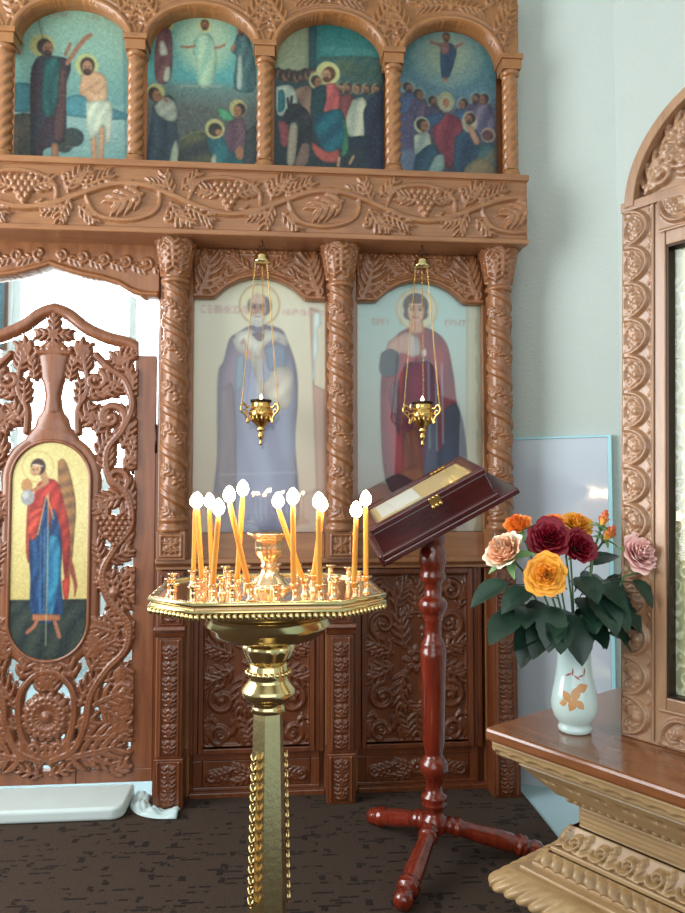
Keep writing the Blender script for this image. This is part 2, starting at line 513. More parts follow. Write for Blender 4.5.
def snap(c, phi):
    """positions of the grid with the rim vertices pulled onto phi = 0"""
    X, Z = np.meshgrid(c.xs, c.zs)
    gz, gx = np.gradient(phi, c.rz, c.rx)
    g2 = gx * gx + gz * gz + 1e-6
    out = phi < 0
    st = np.where(out, -phi / g2, 0)
    dx = np.clip(gx * st, -1.3 * c.rx, 1.3 * c.rx); dz = np.clip(gz * st, -1.3 * c.rz, 1.3 * c.rz)
    return X + dx, Z + dz

def relief(c, y, name, mat, parent, ground=0., clip=None, depth=.02):
    """front face at y - h; closed with a skirt back to y + depth; clip = field (>0 inside)"""
    keep = None; X, Z = np.meshgrid(c.xs, c.zs)
    if clip is not None:
        keep = (np.maximum(np.maximum(clip[:-1, :-1], clip[1:, :-1]), np.maximum(clip[:-1, 1:], clip[1:, 1:])) > 0)
        X, Z = snap(c, clip)
    P = np.stack([X, y - c.h - ground, Z], -1)
    def extra(V, q):
        return skirt(V, q, lambda B: np.stack([B[:, 0], np.full(len(B), y + depth), B[:, 2]], -1))
    me = grid_mesh(name, P, keep, extra, mat)
    return link(name, me, parent)

def skirt(V, q, back, cap=False):
    e = np.concatenate([q[:, [0, 1]], q[:, [1, 2]], q[:, [2, 3]], q[:, [3, 0]]])
    n = len(V)
    key = np.minimum(e[:, 0], e[:, 1]).astype(np.int64) * n + np.maximum(e[:, 0], e[:, 1])
    u, inv, cnt = np.unique(key, return_inverse=True, return_counts=True)
    b = e[cnt[inv] == 1]
    if cap:
        V2 = np.concatenate([V, back(V)])
        q2 = np.concatenate([q, q[:, ::-1] + n, np.stack([b[:, 1], b[:, 0], b[:, 0] + n, b[:, 1] + n], -1)])
        return V2, q2
    ids = np.unique(b)
    mp = np.zeros(n, int); mp[ids] = np.arange(len(ids)) + n
    V2 = np.concatenate([V, back(V[ids])])
    q2 = np.concatenate([q, np.stack([b[:, 1], b[:, 0], mp[b[:, 0]], mp[b[:, 1]]], -1)])
    return V2, q2

def openwork(c, y, name, mat, parent, depth=.03):
    keep = (np.maximum(np.maximum(c.phi[:-1, :-1], c.phi[1:, :-1]), np.maximum(c.phi[:-1, 1:], c.phi[1:, 1:])) > 0)
    X, Z = snap(c, c.phi)
    P = np.stack([X, y - c.h, Z], -1)
    def extra(V, q):
        return skirt(V, q, lambda B: np.stack([B[:, 0], np.full(len(B), y + depth), B[:, 2]], -1), cap=True)
    return link(name, grid_mesh(name, P, keep, extra, mat), parent)

def wrapped(c, radius, name, mat, parent, loc, taper=None):
    """height field wrapped round a vertical axis; c.xs spans the full circumference"""
    W = c.xs[-1] - c.xs[0]
    th = (c.xs - c.xs[0]) / W * 2 * PI - PI / 2 - PI
    base = np.array([radius(z) if callable(radius) else radius for z in c.zs])[:, None]
    rr = base + c.h
    P = np.stack([rr * np.cos(th)[None, :], rr * np.sin(th)[None, :], np.repeat(c.zs[:, None], c.nx, 1)], -1)
    me = grid_mesh(name, P, None, None, mat)
    return link(name, me, parent, loc)

# ------------------------------------------------------------------ painter
class Paint:
    """a small raster of paint; coordinates are given in a traced frame (a0,b0)-(a1,b1)"""
    def __init__(s, frame, w, h, bg):
        s.f = frame; s.w, s.h = w, h
        s.img = np.zeros((h, w, 3)); s.img[:] = bg
        a0, b0, a1, b1 = frame
        s.A = a0 + (np.arange(w) + 0) / (w - 1) * (a1 - a0); s.B = b0 + (np.arange(h)) / (h - 1) * (b1 - b0)
        s.AA, s.BB = np.meshgrid(s.A, s.B)
        s.px = (a1 - a0) / w
    def vgrad(s, stops):
        ys = [t[0] for t in stops]
        for k in range(3):
            s.img[..., k] = np.interp(s.BB, ys, [t[1][k] for t in stops])
    def blend(s, al, col):
        al = np.clip(al, 0, 1)[..., None]
        s.img = s.img * (1 - al) + np.array(col, float) * al
    def ell(s, cx, cy, rx, ry, col, rot=0., soft=1., op=1.):
        c, d = math.cos(rot), math.sin(rot)
        u = ((s.AA - cx) * c + (s.BB - cy) * d) / rx; v = (-(s.AA - cx) * d + (s.BB - cy) * c) / ry
        q = np.sqrt(u * u + v * v)
        e = max(s.px / min(rx, ry), .02) * soft
        s.blend(op * (1 - q) / e + .5 * op, col) if op == 1. else s.blend(op * np.clip((1 - q) / e + .5, 0, 1), col)
    def ring(s, cx, cy, r, w, col, op=1.):
        q = np.abs(np.hypot(s.AA - cx, s.BB - cy) - r)
        s.blend(op * np.clip((w - q) / s.px + .5, 0, 1), col)
    def poly(s, pts, col, smooth=True, op=1., fold=None, shade=True):
        if smooth: pts = spline(list(pts) + [pts[0]], 5)
        acc = np.zeros_like(s.AA); P = np.array(pts)
        a0, a1 = P[:, 0].min() - 2 * s.px, P[:, 0].max() + 2 * s.px; b0, b1 = P[:, 1].min() - 2 * s.px, P[:, 1].max() + 2 * s.px
        ia = np.where((s.A >= a0) & (s.A <= a1))[0]; ib = np.where((s.B >= b0) & (s.B <= b1))[0]
        if len(ia) == 0 or len(ib) == 0: return
        sl = (slice(ib[0], ib[-1] + 1), slice(ia[0], ia[-1] + 1))
        for oa in (-.33, 0, .33):
            for ob in (-.33, 0, .33):
                X = s.AA[sl] + oa * s.px; Y = s.BB[sl] + ob * s.px
                ins = np.zeros(X.shape, bool)
                for i in range(len(P)):
                    x1, y1 = P[i - 1]; x2, y2 = P[i]
                    if y1 == y2: continue
                    c = ((y1 > Y) != (y2 > Y)) & (X < (x2 - x1) * (Y - y1) / (y2 - y1) + x1)
                    ins ^= c
                acc[sl] += ins / 9.
        if fold is not None or shade:
            m = acc[sl].copy(); k = max(2, int(min(m.shape) * .09))
            for _ in range(2):
                for ax_ in (0, 1):
                    pd = np.pad(m, [(k, k) if a == ax_ else (0, 0) for a in (0, 1)])
                    cs = np.cumsum(np.insert(pd, 0, 0, axis=ax_), axis=ax_)
                    m = (np.take(cs, range(2 * k + 1, cs.shape[ax_]), ax_) - np.take(cs, range(0, cs.shape[ax_] - 2 * k - 1), ax_)) / (2 * k + 1)
            lit = .58 + .5 * np.clip(m, 0, 1)
            gx_ = np.linspace(1.07, .93, m.shape[1])[None]
            vol = np.ones_like(s.AA); vol[sl] = lit * gx_
        else: vol = None
        if fold is not None:   # painted drapery folds: stripes of another colour
            c2, freq, ang = fold
            st = .5 + .5 * np.sin((s.AA * math.cos(ang) + s.BB * math.sin(ang)) * freq + 1.6 * np.sin(s.BB * freq * .21))
            cc = np.array(col, float)[None, None] * (1 - st[..., None] * .75) + np.array(c2, float)[None, None] * st[..., None] * .75
            cc = np.clip(cc * vol[..., None], 0, 255)
            al = np.clip(acc * op, 0, 1)[..., None]
            s.img = s.img * (1 - al) + cc * al
        elif vol is not None:
            al = np.clip(acc * op, 0, 1)[..., None]
            s.img = s.img * (1 - al) + np.clip(np.array(col, float) * vol[..., None], 0, 255) * al
        else:
            s.blend(acc * op, col)
    def line(s, pts, w, col, op=1.):
        for (x1, y1), (x2, y2) in zip(pts[:-1], pts[1:]):
            dx, dy = x2 - x1, y2 - y1; t = np.clip(((s.AA - x1) * dx + (s.BB - y1) * dy) / (dx * dx + dy * dy + 1e-9), 0, 1)
            d = np.hypot(s.AA - x1 - t * dx, s.BB - y1 - t * dy)
            s.blend(op * np.clip((w / 2 - d) / s.px + .5, 0, 1), col)
    def head(s, x, y, r, skin, hair, halo=None, look=0, beard=False):
        if halo: s.ell(x, y - .1 * r, r * 1.9, r * 1.9, halo)
        s.ell(x + look * .1 * r, y + .1 * r, r * .95, r * 1.15, tuple(.6 * c for c in skin))
        s.ell(x - look * .25 * r, y - .22 * r, r * 1.02, r * 1.1, hair)
        s.ell(x + look * .25 * r, y + .12 * r, r * .72, r * .95, skin)
        if beard: s.ell(x + look * .25 * r, y + .75 * r, r * .55, r * .5, hair)
        for q in (-.3, .3): s.ell(x + look * .3 * r + q * r, y, r * .14, r * .1, (60, 44, 40))
        s.line([(x + look * .35 * r, y + .05 * r), (x + look * .35 * r, y + .38 * r)], r * .12, tuple(.75 * c for c in skin))
        s.line([(x + look * .3 * r - .2 * r, y + .6 * r), (x + look * .3 * r + .2 * r, y + .6 * r)], r * .13, (130, 70, 62))
    def grain(s, amp=6, cell=3):
        for _ in range(2):
            q = np.pad(s.img, ((1, 1), (1, 1), (0, 0)), 'edge')
            s.img = .4 * s.img + .15 * (q[:-2, 1:-1] + q[2:, 1:-1] + q[1:-1, :-2] + q[1:-1, 2:])
        n = rng.normal(0, amp, (s.h, s.w, 1)) + rng.normal(0, amp * .35, (s.h, s.w, 3))
        m = rng.normal(0, amp, (s.h // cell + 2, s.w // cell + 2, 1)).repeat(cell, 0).repeat(cell, 1)[:s.h, :s.w]
        s.img = np.clip(s.img + n * .6 + m * .9, 2, 250)
    GL = {'С': '01111 10000 10000 10000 10000 10000 01111', 'В': '11110 10001 10001 11110 10001 10001 11110', 'Т': '11111 00100 00100 00100 00100 00100 00100',
          'Н': '10001 10001 10001 11111 10001 10001 10001', 'И': '10001 10001 10011 10101 11001 10001 10001', 'К': '10001 10010 10100 11000 10100 10010 10001',
          'О': '01110 10001 10001 10001 10001 10001 01110', 'Л': '00111 01001 01001 01001 01001 01001 10001', 'А': '01110 10001 10001 11111 10001 10001 10001',
          'Й': '10101 10001 10011 10101 11001 10001 10001', 'М': '10001 11011 10101 10101 10001 10001 10001', 'Р': '11110 10001 10001 11110 10000 10000 10000',
          'Ч': '10001 10001 10001 01111 00001 00001 00001', 'У': '10001 10001 01010 00100 00100 01000 10000', 'Д': '00110 01010 01010 01010 01010 11111 10001',
          'П': '11111 10001 10001 10001 10001 10001 10001', 'Г': '11111 10000 10000 10000 10000 10000 10000', 'Е': '11111 10000 10000 11110 10000 10000 11111', ' ': '0 0 0 0 0 0 0'}
    def text(s, t, x, y, h, col, op=.8):
        u = h / 7.
        for ch in t:
            rows = s.GL.get(ch, '0').split()
            for i, r in enumerate(rows):
                for k, b in enumerate(r):
                    if b == '1':
                        m = (np.abs(s.AA - (x + (k + .5) * u)) < u * .62) & (np.abs(s.BB - (y + (i + .5) * u)) < u * .62)
                        s.blend(m * op, col)
            x += u * (6.2 if ch != ' ' else 3.5)
    def lin(s):
        c = np.clip(s.img, 0, 255) / 255.
        return np.where(c <= .04045, c / 12.92, ((c + .055) / 1.055) ** 2.4)

def painting(p, c, clip, y, name, parent, depth=.008):
    """lay the paint raster p on the grid of c (rows run upwards)"""
    col = p.lin()[::-1]
    keep = (np.maximum(np.maximum(clip[:-1, :-1], clip[1:, :-1]), np.maximum(clip[:-1, 1:], clip[1:, 1:])) > 0)
    X, Z = snap(c, clip)
    P = np.stack([X, np.full(X.shape, y), Z], -1)
    me = grid_mesh(name, P, keep, None, M['paint'], col)
    return link(name, me, parent)
def arch_clip(c, x0, x1, z0, zs, zt):
    """field > 0 inside a flat-bottomed opening whose top is an elliptical arch springing at zs"""
    X, Z = np.meshgrid(c.xs, c.zs); xc = (x0 + x1) / 2; a = (x1 - x0) / 2; b = zt - zs
    rect = np.minimum(np.minimum(X - x0, x1 - X), Z - z0)
    q = np.sqrt(((X - xc) / a) ** 2 + (np.maximum(Z - zs, 0) / b) ** 2)
    el = (1 - q) * min(a, b)
    return np.where(Z > zs, np.minimum(rect, el), rect)

# ================================================================== ROOM
def room():
    f = MB().box(-3.6, 3.4, -7.2, 3.0, -.05, 0).build('floor', M['tile']); struct(f)
    c = MB().box(-3.6, 3.4, -7.2, 3.0, 4.75, 4.85).build('ceiling', M['ceiling']); struct(c)
    # oblique wall beside the icon screen and the next wall of the polygon
    a = R(-32); u = Vector((math.cos(a), math.sin(a), 0)); n = Vector((-u.y, u.x, 0)); o = Vector((.86, .1, 0))
    Lc = .5645
    def slab(name, p, q, nn, mat, t=.15):
        m = MB(); P = [p, q, q + nn * t, p + nn * t]
        m.prism([(v.x, v.y) for v in P], 0, 4.75, plane='xy')
        return struct(m.build(name, mat))
    corner = o + u * Lc
    slab('wall_right_oblique', o - u * .8, corner, n, M['wall'])
    b = R(-57); u2 = Vector((math.cos(b), math.sin(b), 0)); n2 = Vector((-u2.y, u2.x, 0))
    slab('wall_right', corner + n * 0, corner + u2 * 2.6, n2, M['wall'])
    # rest of the nave's right side, out of the frame
    p = corner + u2 * 2.6
    slab('wall_right_nave', p, Vector((p.x, -7.2, 0)), Vector((1, 0, 0)), M['wall'])
    # left wall with a wide window
    m = MB()
    X0, X1 = -3.6, -3.45
    m.box(X0, X1, -7.2, -2.7, 0, 4.75).box(X0, X1, -.3, 3.0, 0, 4.75).box(X0, X1, -2.7, -.3, 0, .9).box(X0, X1, -2.7, -.3, 3.9, 4.75)
    struct(m.build('wall_left', M['wall']))
    w = MB()
    for y in (-2.7, -1.53, -.36): w.box(-3.56, -3.48, y, y + .06, .9, 3.9)
    for z in (.9, 2.2, 3.84): w.box(-3.555, -3.485, -2.7, -.3, z, z + .06)
    struct(w.build('window_1', M['white_wall']))
    # wall between nave and sanctuary left of the screen (out of frame)
    struct(MB().box(-3.6, -1.98, .05, .2, 0, 4.75).build('wall_screen_left', M['wall']))
    struct(MB().box(-1.98, .95, .09, .2, 3.98, 4.75).build('wall_screen_top', M['wall']))
    # sanctuary
    m = MB()
    Y0, Y1 = 2.6, 2.75
    m.box(-3.6, -2.5, Y0, Y1, 0, 4.75).box(-.55, 3.4, Y0, Y1, 0, 4.75).box(-2.5, -.55, Y0, Y1, 0, 1.56).box(-2.5, -.55, Y0, Y1, 3.75, 4.75)
    struct(m.build('wall_sanctuary_back', M['white_wall']))
    struct(MB().box(.95, 1.05, .3, 2.6, 0, 4.75).build('wall_sanctuary_right', M['white_wall']))
    w = MB()
    for x in (-2.5, -1.555, -.61): w.box(x, x + .06, 2.63, 2.7, 1.56, 3.75)
    for z in (1.56, 3.69): w.box(-2.5, -.55, 2.63, 2.7, z, z + .06)
    struct(w.build('window_2', M['white_wall']))
    sky = MB().box(-2.9, -.2, 3.3, 3.32, 1.0, 4.4).build('window_2_sky', M['sky']); struct(sky)
    # glossy board standing against the oblique wall, with its edge trim
    th = thing('wall_panel', 'glossy pale blue-white board against the oblique wall behind the rose vase', 'panel', o - n * .03 + u * .04, (0, 0, a))
    MB().box(0, .465, 0, .022, 0, 1.705).build('board', M['board'], th, bevel=.002)
    t = MB(); t.box(.466, .484, -.006, .022, 0, 1.71); t.build('edge_trim', M['board_edge'], th, bevel=.002)['label'] = 'bright blue-white edge strip'
    MB().box(0, .484, -.004, .024, 1.706, 1.716).build('top_trim', M['board_edge'], th)
    cp = MB(); cp.box(-3.4, .872, -7.0, .03, 0, .008); cp.build('carpet', M['carpet'])
    tag(bpy.data.objects['carpet'], 'dark brown short-pile carpet with scattered black dashes covering the floor', 'carpet')
room()

# ================================================================== ICON SCREEN
S = thing('iconostasis', 'carved brown oak icon screen with spiral columns and grapevine beam', 'icon screen', (0, 0, 0))

def screen():
    b = MB(); b.box(-.865, .87, .055, .09, 0, 2.63); b.build('back_board', M['oak_red'], S)
    b = MB(); b.box(-1.95, .87, .0, .04, 2.6, 3.98); b.build('upper_back_board', M['oak'], S)
    # frame stiles between the icons, rails
    for x0, x1 in ((-.868, -.708), (-.068, .092), (.722, .868)):
        MB().box(x0, x1, 0, .055, .0, 2.63).build('frame_stile', M['oak'], S, bevel=.004)
    for x0, x1 in ((-.708, -.068), (.092, .722)):
        MB().box(x0, x1, 0, .055, 1.12, 1.245).build('rail', M['oakx'], S, bevel=.004)
        MB().box(x0, x1, .036, .055, 0, .2).build('lower_rail', M['oak_red'], S)
        m = MB(); m.box(x0, x1, -.02, .05, 0, .03); m.build('plinth_strip', M['oak_red'], S, bevel=.004)
    # ledge
    m = MB()
    m.prism([(-.06, 1.128), (-.06, 1.106), (-.045, 1.096), (-.03, 1.09), (-.03, 1.075), (.02, 1.07), (.02, 1.128)], -.868, .868, plane='yz')
    m.build('ledge', M['oakx'], S, bevel=.003)
    # spandrels over the big icons
    c = Carve(-.322, .322, 2.37, 2.628, .004); c.mirror = 0.
    X, Z = np.meshgrid(c.xs, c.zs)
    ax = np.abs(X)
    xs_ = [0, .05, .1, .15, .18, .205, .22, .24, .34]; zs_ = [2.492, 2.488, 2.474, 2.448, 2.425, 2.402, 2.388, 2.384, 2.384]
    prof = np.interp(ax, xs_, zs_)
    clip = np.minimum(Z - prof, .3)
    edge = [(x, float(np.interp(abs(x), xs_, zs_)) + .012) for x in np.linspace(0, .322, 34)]
    c.stroke(edge, .012, .014)
    c.stroke([(p[0], p[1] + .026) for p in edge], .006, .007)
    c.leaf((.285, 2.42), R(118), .2, .085, n=5, ht=.02, bend=-.5)
    c.leaf((.27, 2.43), R(165), .17, .05, n=4, ht=.017, bend=-.75)
    c.scroll((.288, 2.43), .025, R(250), 1.2, 1, .01, .018)
    c.leaf((.05, 2.53), R(28), .13, .04, n=4, ht=.014, bend=.5)
    c.dome((0, 2.545), .02, .018); c.dome((.03, 2.585), .012, .012)
    c.leaf((.0, 2.55), R(90), .07, .04, n=3, ht=.014)
    for x in np.linspace(.0, .3, 9): c.dome((x, 2.618), .009, .006)
    c.stroke([(.314, 2.40), (.314, 2.62)], .006, .008); c.stroke([(0, 2.604), (.32, 2.604)], .004, .006)
    for i, x in enumerate((-.388, .407)):
        o = relief(c, 0, 'spandrel', M['oak'], S, .0, clip, .05) if i == 0 else o.copy()
        if i: COL.objects.link(o)
        o.location.x = x; o.location.y = -.006
    # lower carved panels with their frames and friezes
    c = Carve(-.255, .255, .225, 1.045, .004); c.mirror = 0.; zc = .62
    def half(sg):
        z = lambda d: zc + sg * d
        c.scroll((.165, z(.175)), .07, R(-90) * sg, 1.35, sg, .013, .017)
        c.scroll((.175, z(.335)), .05, R(90) * sg, 1.3, -sg, .012, .016)
        c.leaf((.12, z(.035)), R(38) * sg, .14, .05, n=4, ht=.017, bend=-.5 * sg)
        c.leaf((.12, z(.03)), R(5) * sg, .12, .035, n=3, ht=.015, bend=.1 * sg)
        c.leaf((.06, z(.06)), R(75) * sg, .2, .06, n=5, ht=.018, bend=.35 * sg)
        c.leaf((.10, z(.25)), R(100) * sg, .14, .05, n=4, ht=.016, bend=.5 * sg)
        c.leaf((.215, z(.25)), R(80) * sg, .1, .035, n=3, ht=.014, bend=-.4 * sg)
        c.leaf((.0, z(.25)), R(90) * sg, .13, .06, n=4, ht=.017)
        c.stroke(bez((.02, z(.03)), (.09, z(.1)), (.1, z(.16)), (.1, z(.24)), 12), [.012, .012, .009], .014, .3)
        c.stroke(bez((.1, z(.24)), (.1, z(.33)), (.16, z(.38)), (.2, z(.375)), 12), [.012, .009], .014, .3)
        c.leaf((.03, z(.345)), R(50) * sg, .08, .03, n=3, ht=.012)
    half(1); half(-1)
    c.flower((0, zc), .06, 8, .018)
    for sg in (1, -1):
        for x, d_, a, L in ((.03, .12, 50, .1), (.22, .12, 120, .08), (.05, .2, 120, .08), (.22, .3, 60, .08), (.08, .34, 120, .08), (.2, .05, 20, .06)):
            c.leaf((x, zc + sg * d_), R(a) * sg, L, .034, 3, .014, .3 * sg)
    c.stroke([(.25, .23), (.25, 1.04)], .008, .01)
    c.stroke([(0, .23), (.25, .23)], .008, .01); c.stroke([(0, 1.04), (.25, 1.04)], .008, .01)
    d = Carve(-.255, .255, .045, .165, .004); d.mirror = 0.
    d.leaf((.02, .1), R(15), .11, .03, 4, .014, .3); d.leaf((.12, .12), R(-25), .11, .035, 4, .014, .5); d.leaf((.03, .09), R(-30), .1, .03, 3, .012, .4)
    d.scroll((.215, .095), .03, R(180), 1.2, 1, .009, .014); d.flower((0, .105), .035, 7, .014); d.leaf((.13, .075), R(10), .09, .025, 3, .012)
    first = None
    for x in (-.392, .386):
        if first is None:
            p = relief(c, .035, 'lower_panel', M['oak_red'], S, 0, None, .015); q = relief(d, .02, 'lower_frieze', M['oak_red'], S, 0, None, .03); first = (p, q)
        else:
            p = first[0].copy(); COL.objects.link(p); q = first[1].copy(); COL.objects.link(q)
        p.location.x = x; q.location.x = x
        m = MB()
        for k, (w, dp) in enumerate(((.30, .0), (.275, -.008))):
            t = .022
            m.box(-w, -w + t, dp, .05, .205, 1.07).box(w - t, w, dp, .05, .205, 1.07)
            m.box(-w + t, w - t, dp, .05, .205 + k * .0, .228).box(-w + t, w - t, dp, .05, 1.045, 1.07)
        m.box(-.32, -.30, -.002, .05, .2, 1.075).box(.30, .32, -.002, .05, .2, 1.075)
        m.box(-.30, .30, .012, .05, .168, .205).box(-.30, .30, .012, .05, .03, .045).box(-.30, -.258, .012, .05, .045, .168).box(.258, .3, .012, .05, .045, .168)
        m.build('panel_frame', M['oak_red'], S, (x, 0, 0), bevel=.003)
    # grapevine beam
    m = MB()
    m.box(-1.95, .893, -.195, .04, 2.63, 2.94)
    m.box(-1.95, .9, -.21, .04, 2.935, 2.965)
    m.box(-1.95, .897, -.203, -.15, 2.628, 2.652)
    beam = m.build('cornice_beam', M['oakx'], S, bevel=.005)
    c = Carve(-1.93, .885, 2.655, 2.93, .0045); zc = 2.79; amp = .07
    node = lambda k: -.52 + .46 * k
    pts = []
    for x in np.arange(-1.95, .9, .023):
        ph = (x + .52) / .46
        pts.append((x, zc + amp * math.cos(PI * ph) * -1 * .9))
    c.stroke(pts, .015, .018, .25)
    for k in range(-4, 4):
        x = node(k); up = 1 if k % 2 == 0 else -1
        cx, cz = x, zc + up * .015
        lo = spline([(x - .2, zc + up * -.02), (x - .14, zc + up * .085), (x, zc + up * .105), (x + .12, zc + up * .06), (x + .135, zc - up * .03), (x + .07, zc - up * .07)], 6)
        c.stroke(lo, [.009, .012, .011, .006], .015, .25)
        if k % 2 == 0:
            c.grapes((cx - .005, cz), .078, 5, .021)
            c.leaf((cx + .03, cz + .01), R(30), .11, .048, 4, .018, -.4)
            c.leaf((cx - .05, cz + .01), R(155), .10, .046, 4, .018, .4); c.leaf((cx + .05, cz - .05), R(-20), .08, .035, 3, .015)
        else:
            c.leaf((cx + .06, cz + .03), R(200), .15, .075, 4, .021, .15)
            c.leaf((cx - .02, cz), R(60), .09, .04, 3, .016)
            c.dome((cx + .03, cz + .0), .018, .024)
        # filler leaves and tendrils between the loops
        xm = x + .23
        c.leaf((xm - .04, zc + up * .02), R(70) * up, .12, .05, 4, .017, -.5 * up)
        c.leaf((xm + .03, zc + up * .04), R(18) * up, .15, .05, 5, .018, .4 * up); c.leaf((xm + .0, zc + up * .05), R(50) * up, .1, .04, 4, .016)
        c.scroll((xm - .055, zc + up * .085), .027, R(-90) * up, 1.1, up, .008, .014)
        c.leaf((xm - .03, zc - up * .02), R(-125) * up, .12, .046, 4, .017, .5 * up); c.leaf((xm - .06, zc - up * .05), R(-165) * up, .1, .038, 4, .016)
        c.scroll((xm + .06, zc - up * .08), .026, R(90) * up, 1.1, up, .008, .014)
        c.leaf((xm + .01, zc - up * .05), R(-35) * up, .12, .042, 4, .016, -.4 * up)
    c.h *= 1.25
    relief(c, -.1955, 'vine_carving', M['oakx'], beam, 0, None, .004)
    return
screen()

def columns():
    H0, H1 = 1.30, 2.435
    r0 = .053; W = 2 * PI * r0
    c = Carve(0, W, 0, H1 - H0, .0042); c.wrap = W
    pitch = .195
    for k in range(-2, 8):
        z = k * pitch + .02
        # the raised bands fall to the right
        c.stroke([(0, z + pitch), (W * .5, z + pitch * .5), (W, z)], .017, .013, .25)
        c.stroke([(0, z + pitch + .032), (W, z + .032)], .006, .006)
        for j, t in enumerate((.12, .62)):
            x = W * t; zz = z + pitch * (1 - t) + pitch * .52
            if (k + j) % 2: c.flower((x, zz), .034, 7, .013)
            else: c.grapes((x, zz), .036, 4, .013)
            c.leaf((x + .045, zz - .03), R(-40), .07, .03, 3, .012); c.leaf((x - .03, zz + .025), R(140), .06, .026, 3, .012)
    shaft = wrapped(c, r0, 'column', M['oak'], S, (0, -.075, H0))
    # capital: a flared bell with two rows of leaves
    Rc = lambda z: .056 + .034 * max(0, (z / .19)) ** 1.5
    c2 = Carve(0, W, 0, .2, .004); c2.wrap = W
    for k in range(6):
        c2.leaf((W * (k + .5) / 6, .015), R(90), .12, .042, 4, .018)
        c2.leaf((W * k / 6, .05), R(90), .125, .038, 4, .02)
        c2.scroll((W * (k + .5) / 6 + .012, .165), .014, R(-60), 1.0, 1, .006, .014)
    wrapped(c2, Rc, 'capital', M['oak'], shaft, (0, 0, H1 - H0 + .018))
    m = MB()
    m.lathe([(.055, -.012), (.064, -.008), (.068, .002), (.064, .012), (.056, .018)], 32, Matrix.Translation((0, 0, H1 - H0)))
    m.build('neck_ring', M['oak'], shaft)
    m = MB(); m.lathe([(.09, .0), (.099, .006), (.099, .024), (.091, .03), (.04, .03)], 40, Matrix.Translation((0, 0, H1 - H0 + .215))); m.build('capital_top', M['oak'], shaft)
    m = MB(); m.lathe([(.066, -.045), (.072, -.036), (.072, -.02), (.06, -.012), (.06, .002), (.068, .008), (.066, .022), (.054, .03)], 32); m.build('column_base', M['oak'], shaft)
    # pedestal with a carved square, between ledge and column base
    def block(name, w, y0, z0, z1, fn, parent=shaft, res=.004, matl='oak', frame=True):
        m = MB(); m.box(-w, w, y0, .075, z0, z1)
        pb = m.build(name, M[matl], parent, (0, 0, -H0), bevel=.004)
        q = Carve(-w + .012, w - .012, z0 + .012, z1 - .012, res); q.mirror = 0.
        fn(q, w, (z0 + z1) / 2, (z1 - z0) / 2)
        r = relief(q, y0 - .0005, 'carving', M[matl], pb, 0, None, .003)
        return pb
    def sq(q, w, zc, hz):
        b = w - .02
        q.stroke([(-b, zc - hz + .02), (b, zc - hz + .02)], .006, .008); q.stroke([(-b, zc + hz - .02), (b, zc + hz - .02)], .006, .008); q.stroke([(b, zc - hz + .02), (b, zc + hz - .02)], .006, .008)
        for a in (45, -45): q.leaf((.004, zc), R(a), .04, .018, 3, .009)
        q.leaf((0, zc), R(90), .04, .016, 3, .01); q.leaf((0, zc), R(-90), .04, .016, 3, .01); q.dome((0, zc), .008, .012)
    block('pedestal', .066, -.055, 1.128, 1.262, sq)
    def tall(q, w, zc, hz):
        b = w - .018
        q.stroke([(b, zc - hz + .015), (b, zc + hz - .015)], .006, .008)
        n = max(2, int(hz * 2 / .075))
        for i in range(n):
            z = zc - hz + .02 + (2 * hz - .05) * i / n
            q.leaf((.0, z), R(62), .062, .02, 3, .011, .4); q.stroke([(0, z), (0, z + .06)], .005, .008)
    block('upper_block', .058, -.045, .83, 1.072, tall, matl='oak_red')
    m = MB(); m.prism([(.0, .83), (-.07, .83), (-.075, .815), (-.062, .80), (-.055, .78), (0, .775)], -.07, .07, plane='yz')
    m.build('bracket', M['oak_red'], shaft, (0, 0, -H0), bevel=.003)
    block('pilaster', .058, -.05, .235, .778, tall, matl='oak_red')
    block('foot_block', .066, -.06, 0.008, .235, tall, matl='oak_red')
    for x in (-.785, .785):
        r = copy_tree(shaft, S); r.location.x = x
    # ---------------- upper tier
    r = .036; hz = .56
    prof = [(r * 1.25, 0), (r * 1.35, .012), (r * 1.1, .03), (r * 1.3, .045), (r, .06)]
    m = MB()
    n = 36; rows = []
    for i in range(57):
        z = .06 + (hz - .09) * i / 56; row = []
        for k in range(n):
            a = 2 * PI * k / n
            s_ = abs(math.sin((a * 4 - z * 2 * PI * 4 / .2) / 2))
            rr = r * (.80 + .30 * s_)
            row.append((rr * math.cos(a), rr * math.sin(a), z))
        rows.append(row)
    m.grid(rows, wrap=True)
    m.lathe(prof, 28); m.lathe([(r, hz - .03), (r * 1.3, hz - .018), (r * 1.3, hz - .006), (r * 1.05, hz)], 28)
    uc = m.build('rope_column', M['oak_top'], S, (-1.573, -.105, 2.965))
    m = MB(); m.box(-.048, .048, -.04, .06, hz, hz + .05).box(-.056, .056, -.048, .06, hz + .05, hz + .075); m.build('capital_block', M['oak_top'], uc, bevel=.004)
    for x in (-.974, -.367, .257, .843):
        k = copy_tree(uc, S); k.location.x = x
    # arcade board with four arched openings
    c = Carve(-1.95, .89, 3.58, 3.97, .0045)
    fields = []
    ops = [(-1.535, -1.016), (-.923, -.411), (-.31, .208), (.313, .79)]
    for x0, x1 in [(-2.2, -1.63)] + ops:
        fields.append(arch_clip(c, x0, x1, 3.0, 3.585, 3.775))
        xc = (x0 + x1) / 2; a = (x1 - x0) / 2
        e = [(xc + (a + .016) * math.cos(t), 3.585 + .206 * math.sin(t)) for t in np.linspace(0, PI, 44)]
        c.stroke(e, .014, .016)
        e = [(xc + (a + .045) * math.cos(t), 3.585 + .238 * math.sin(t)) for t in np.linspace(.1, PI - .1, 44)]
        c.stroke(e, .006, .008)
    clip = -np.max(np.stack(fields), 0)
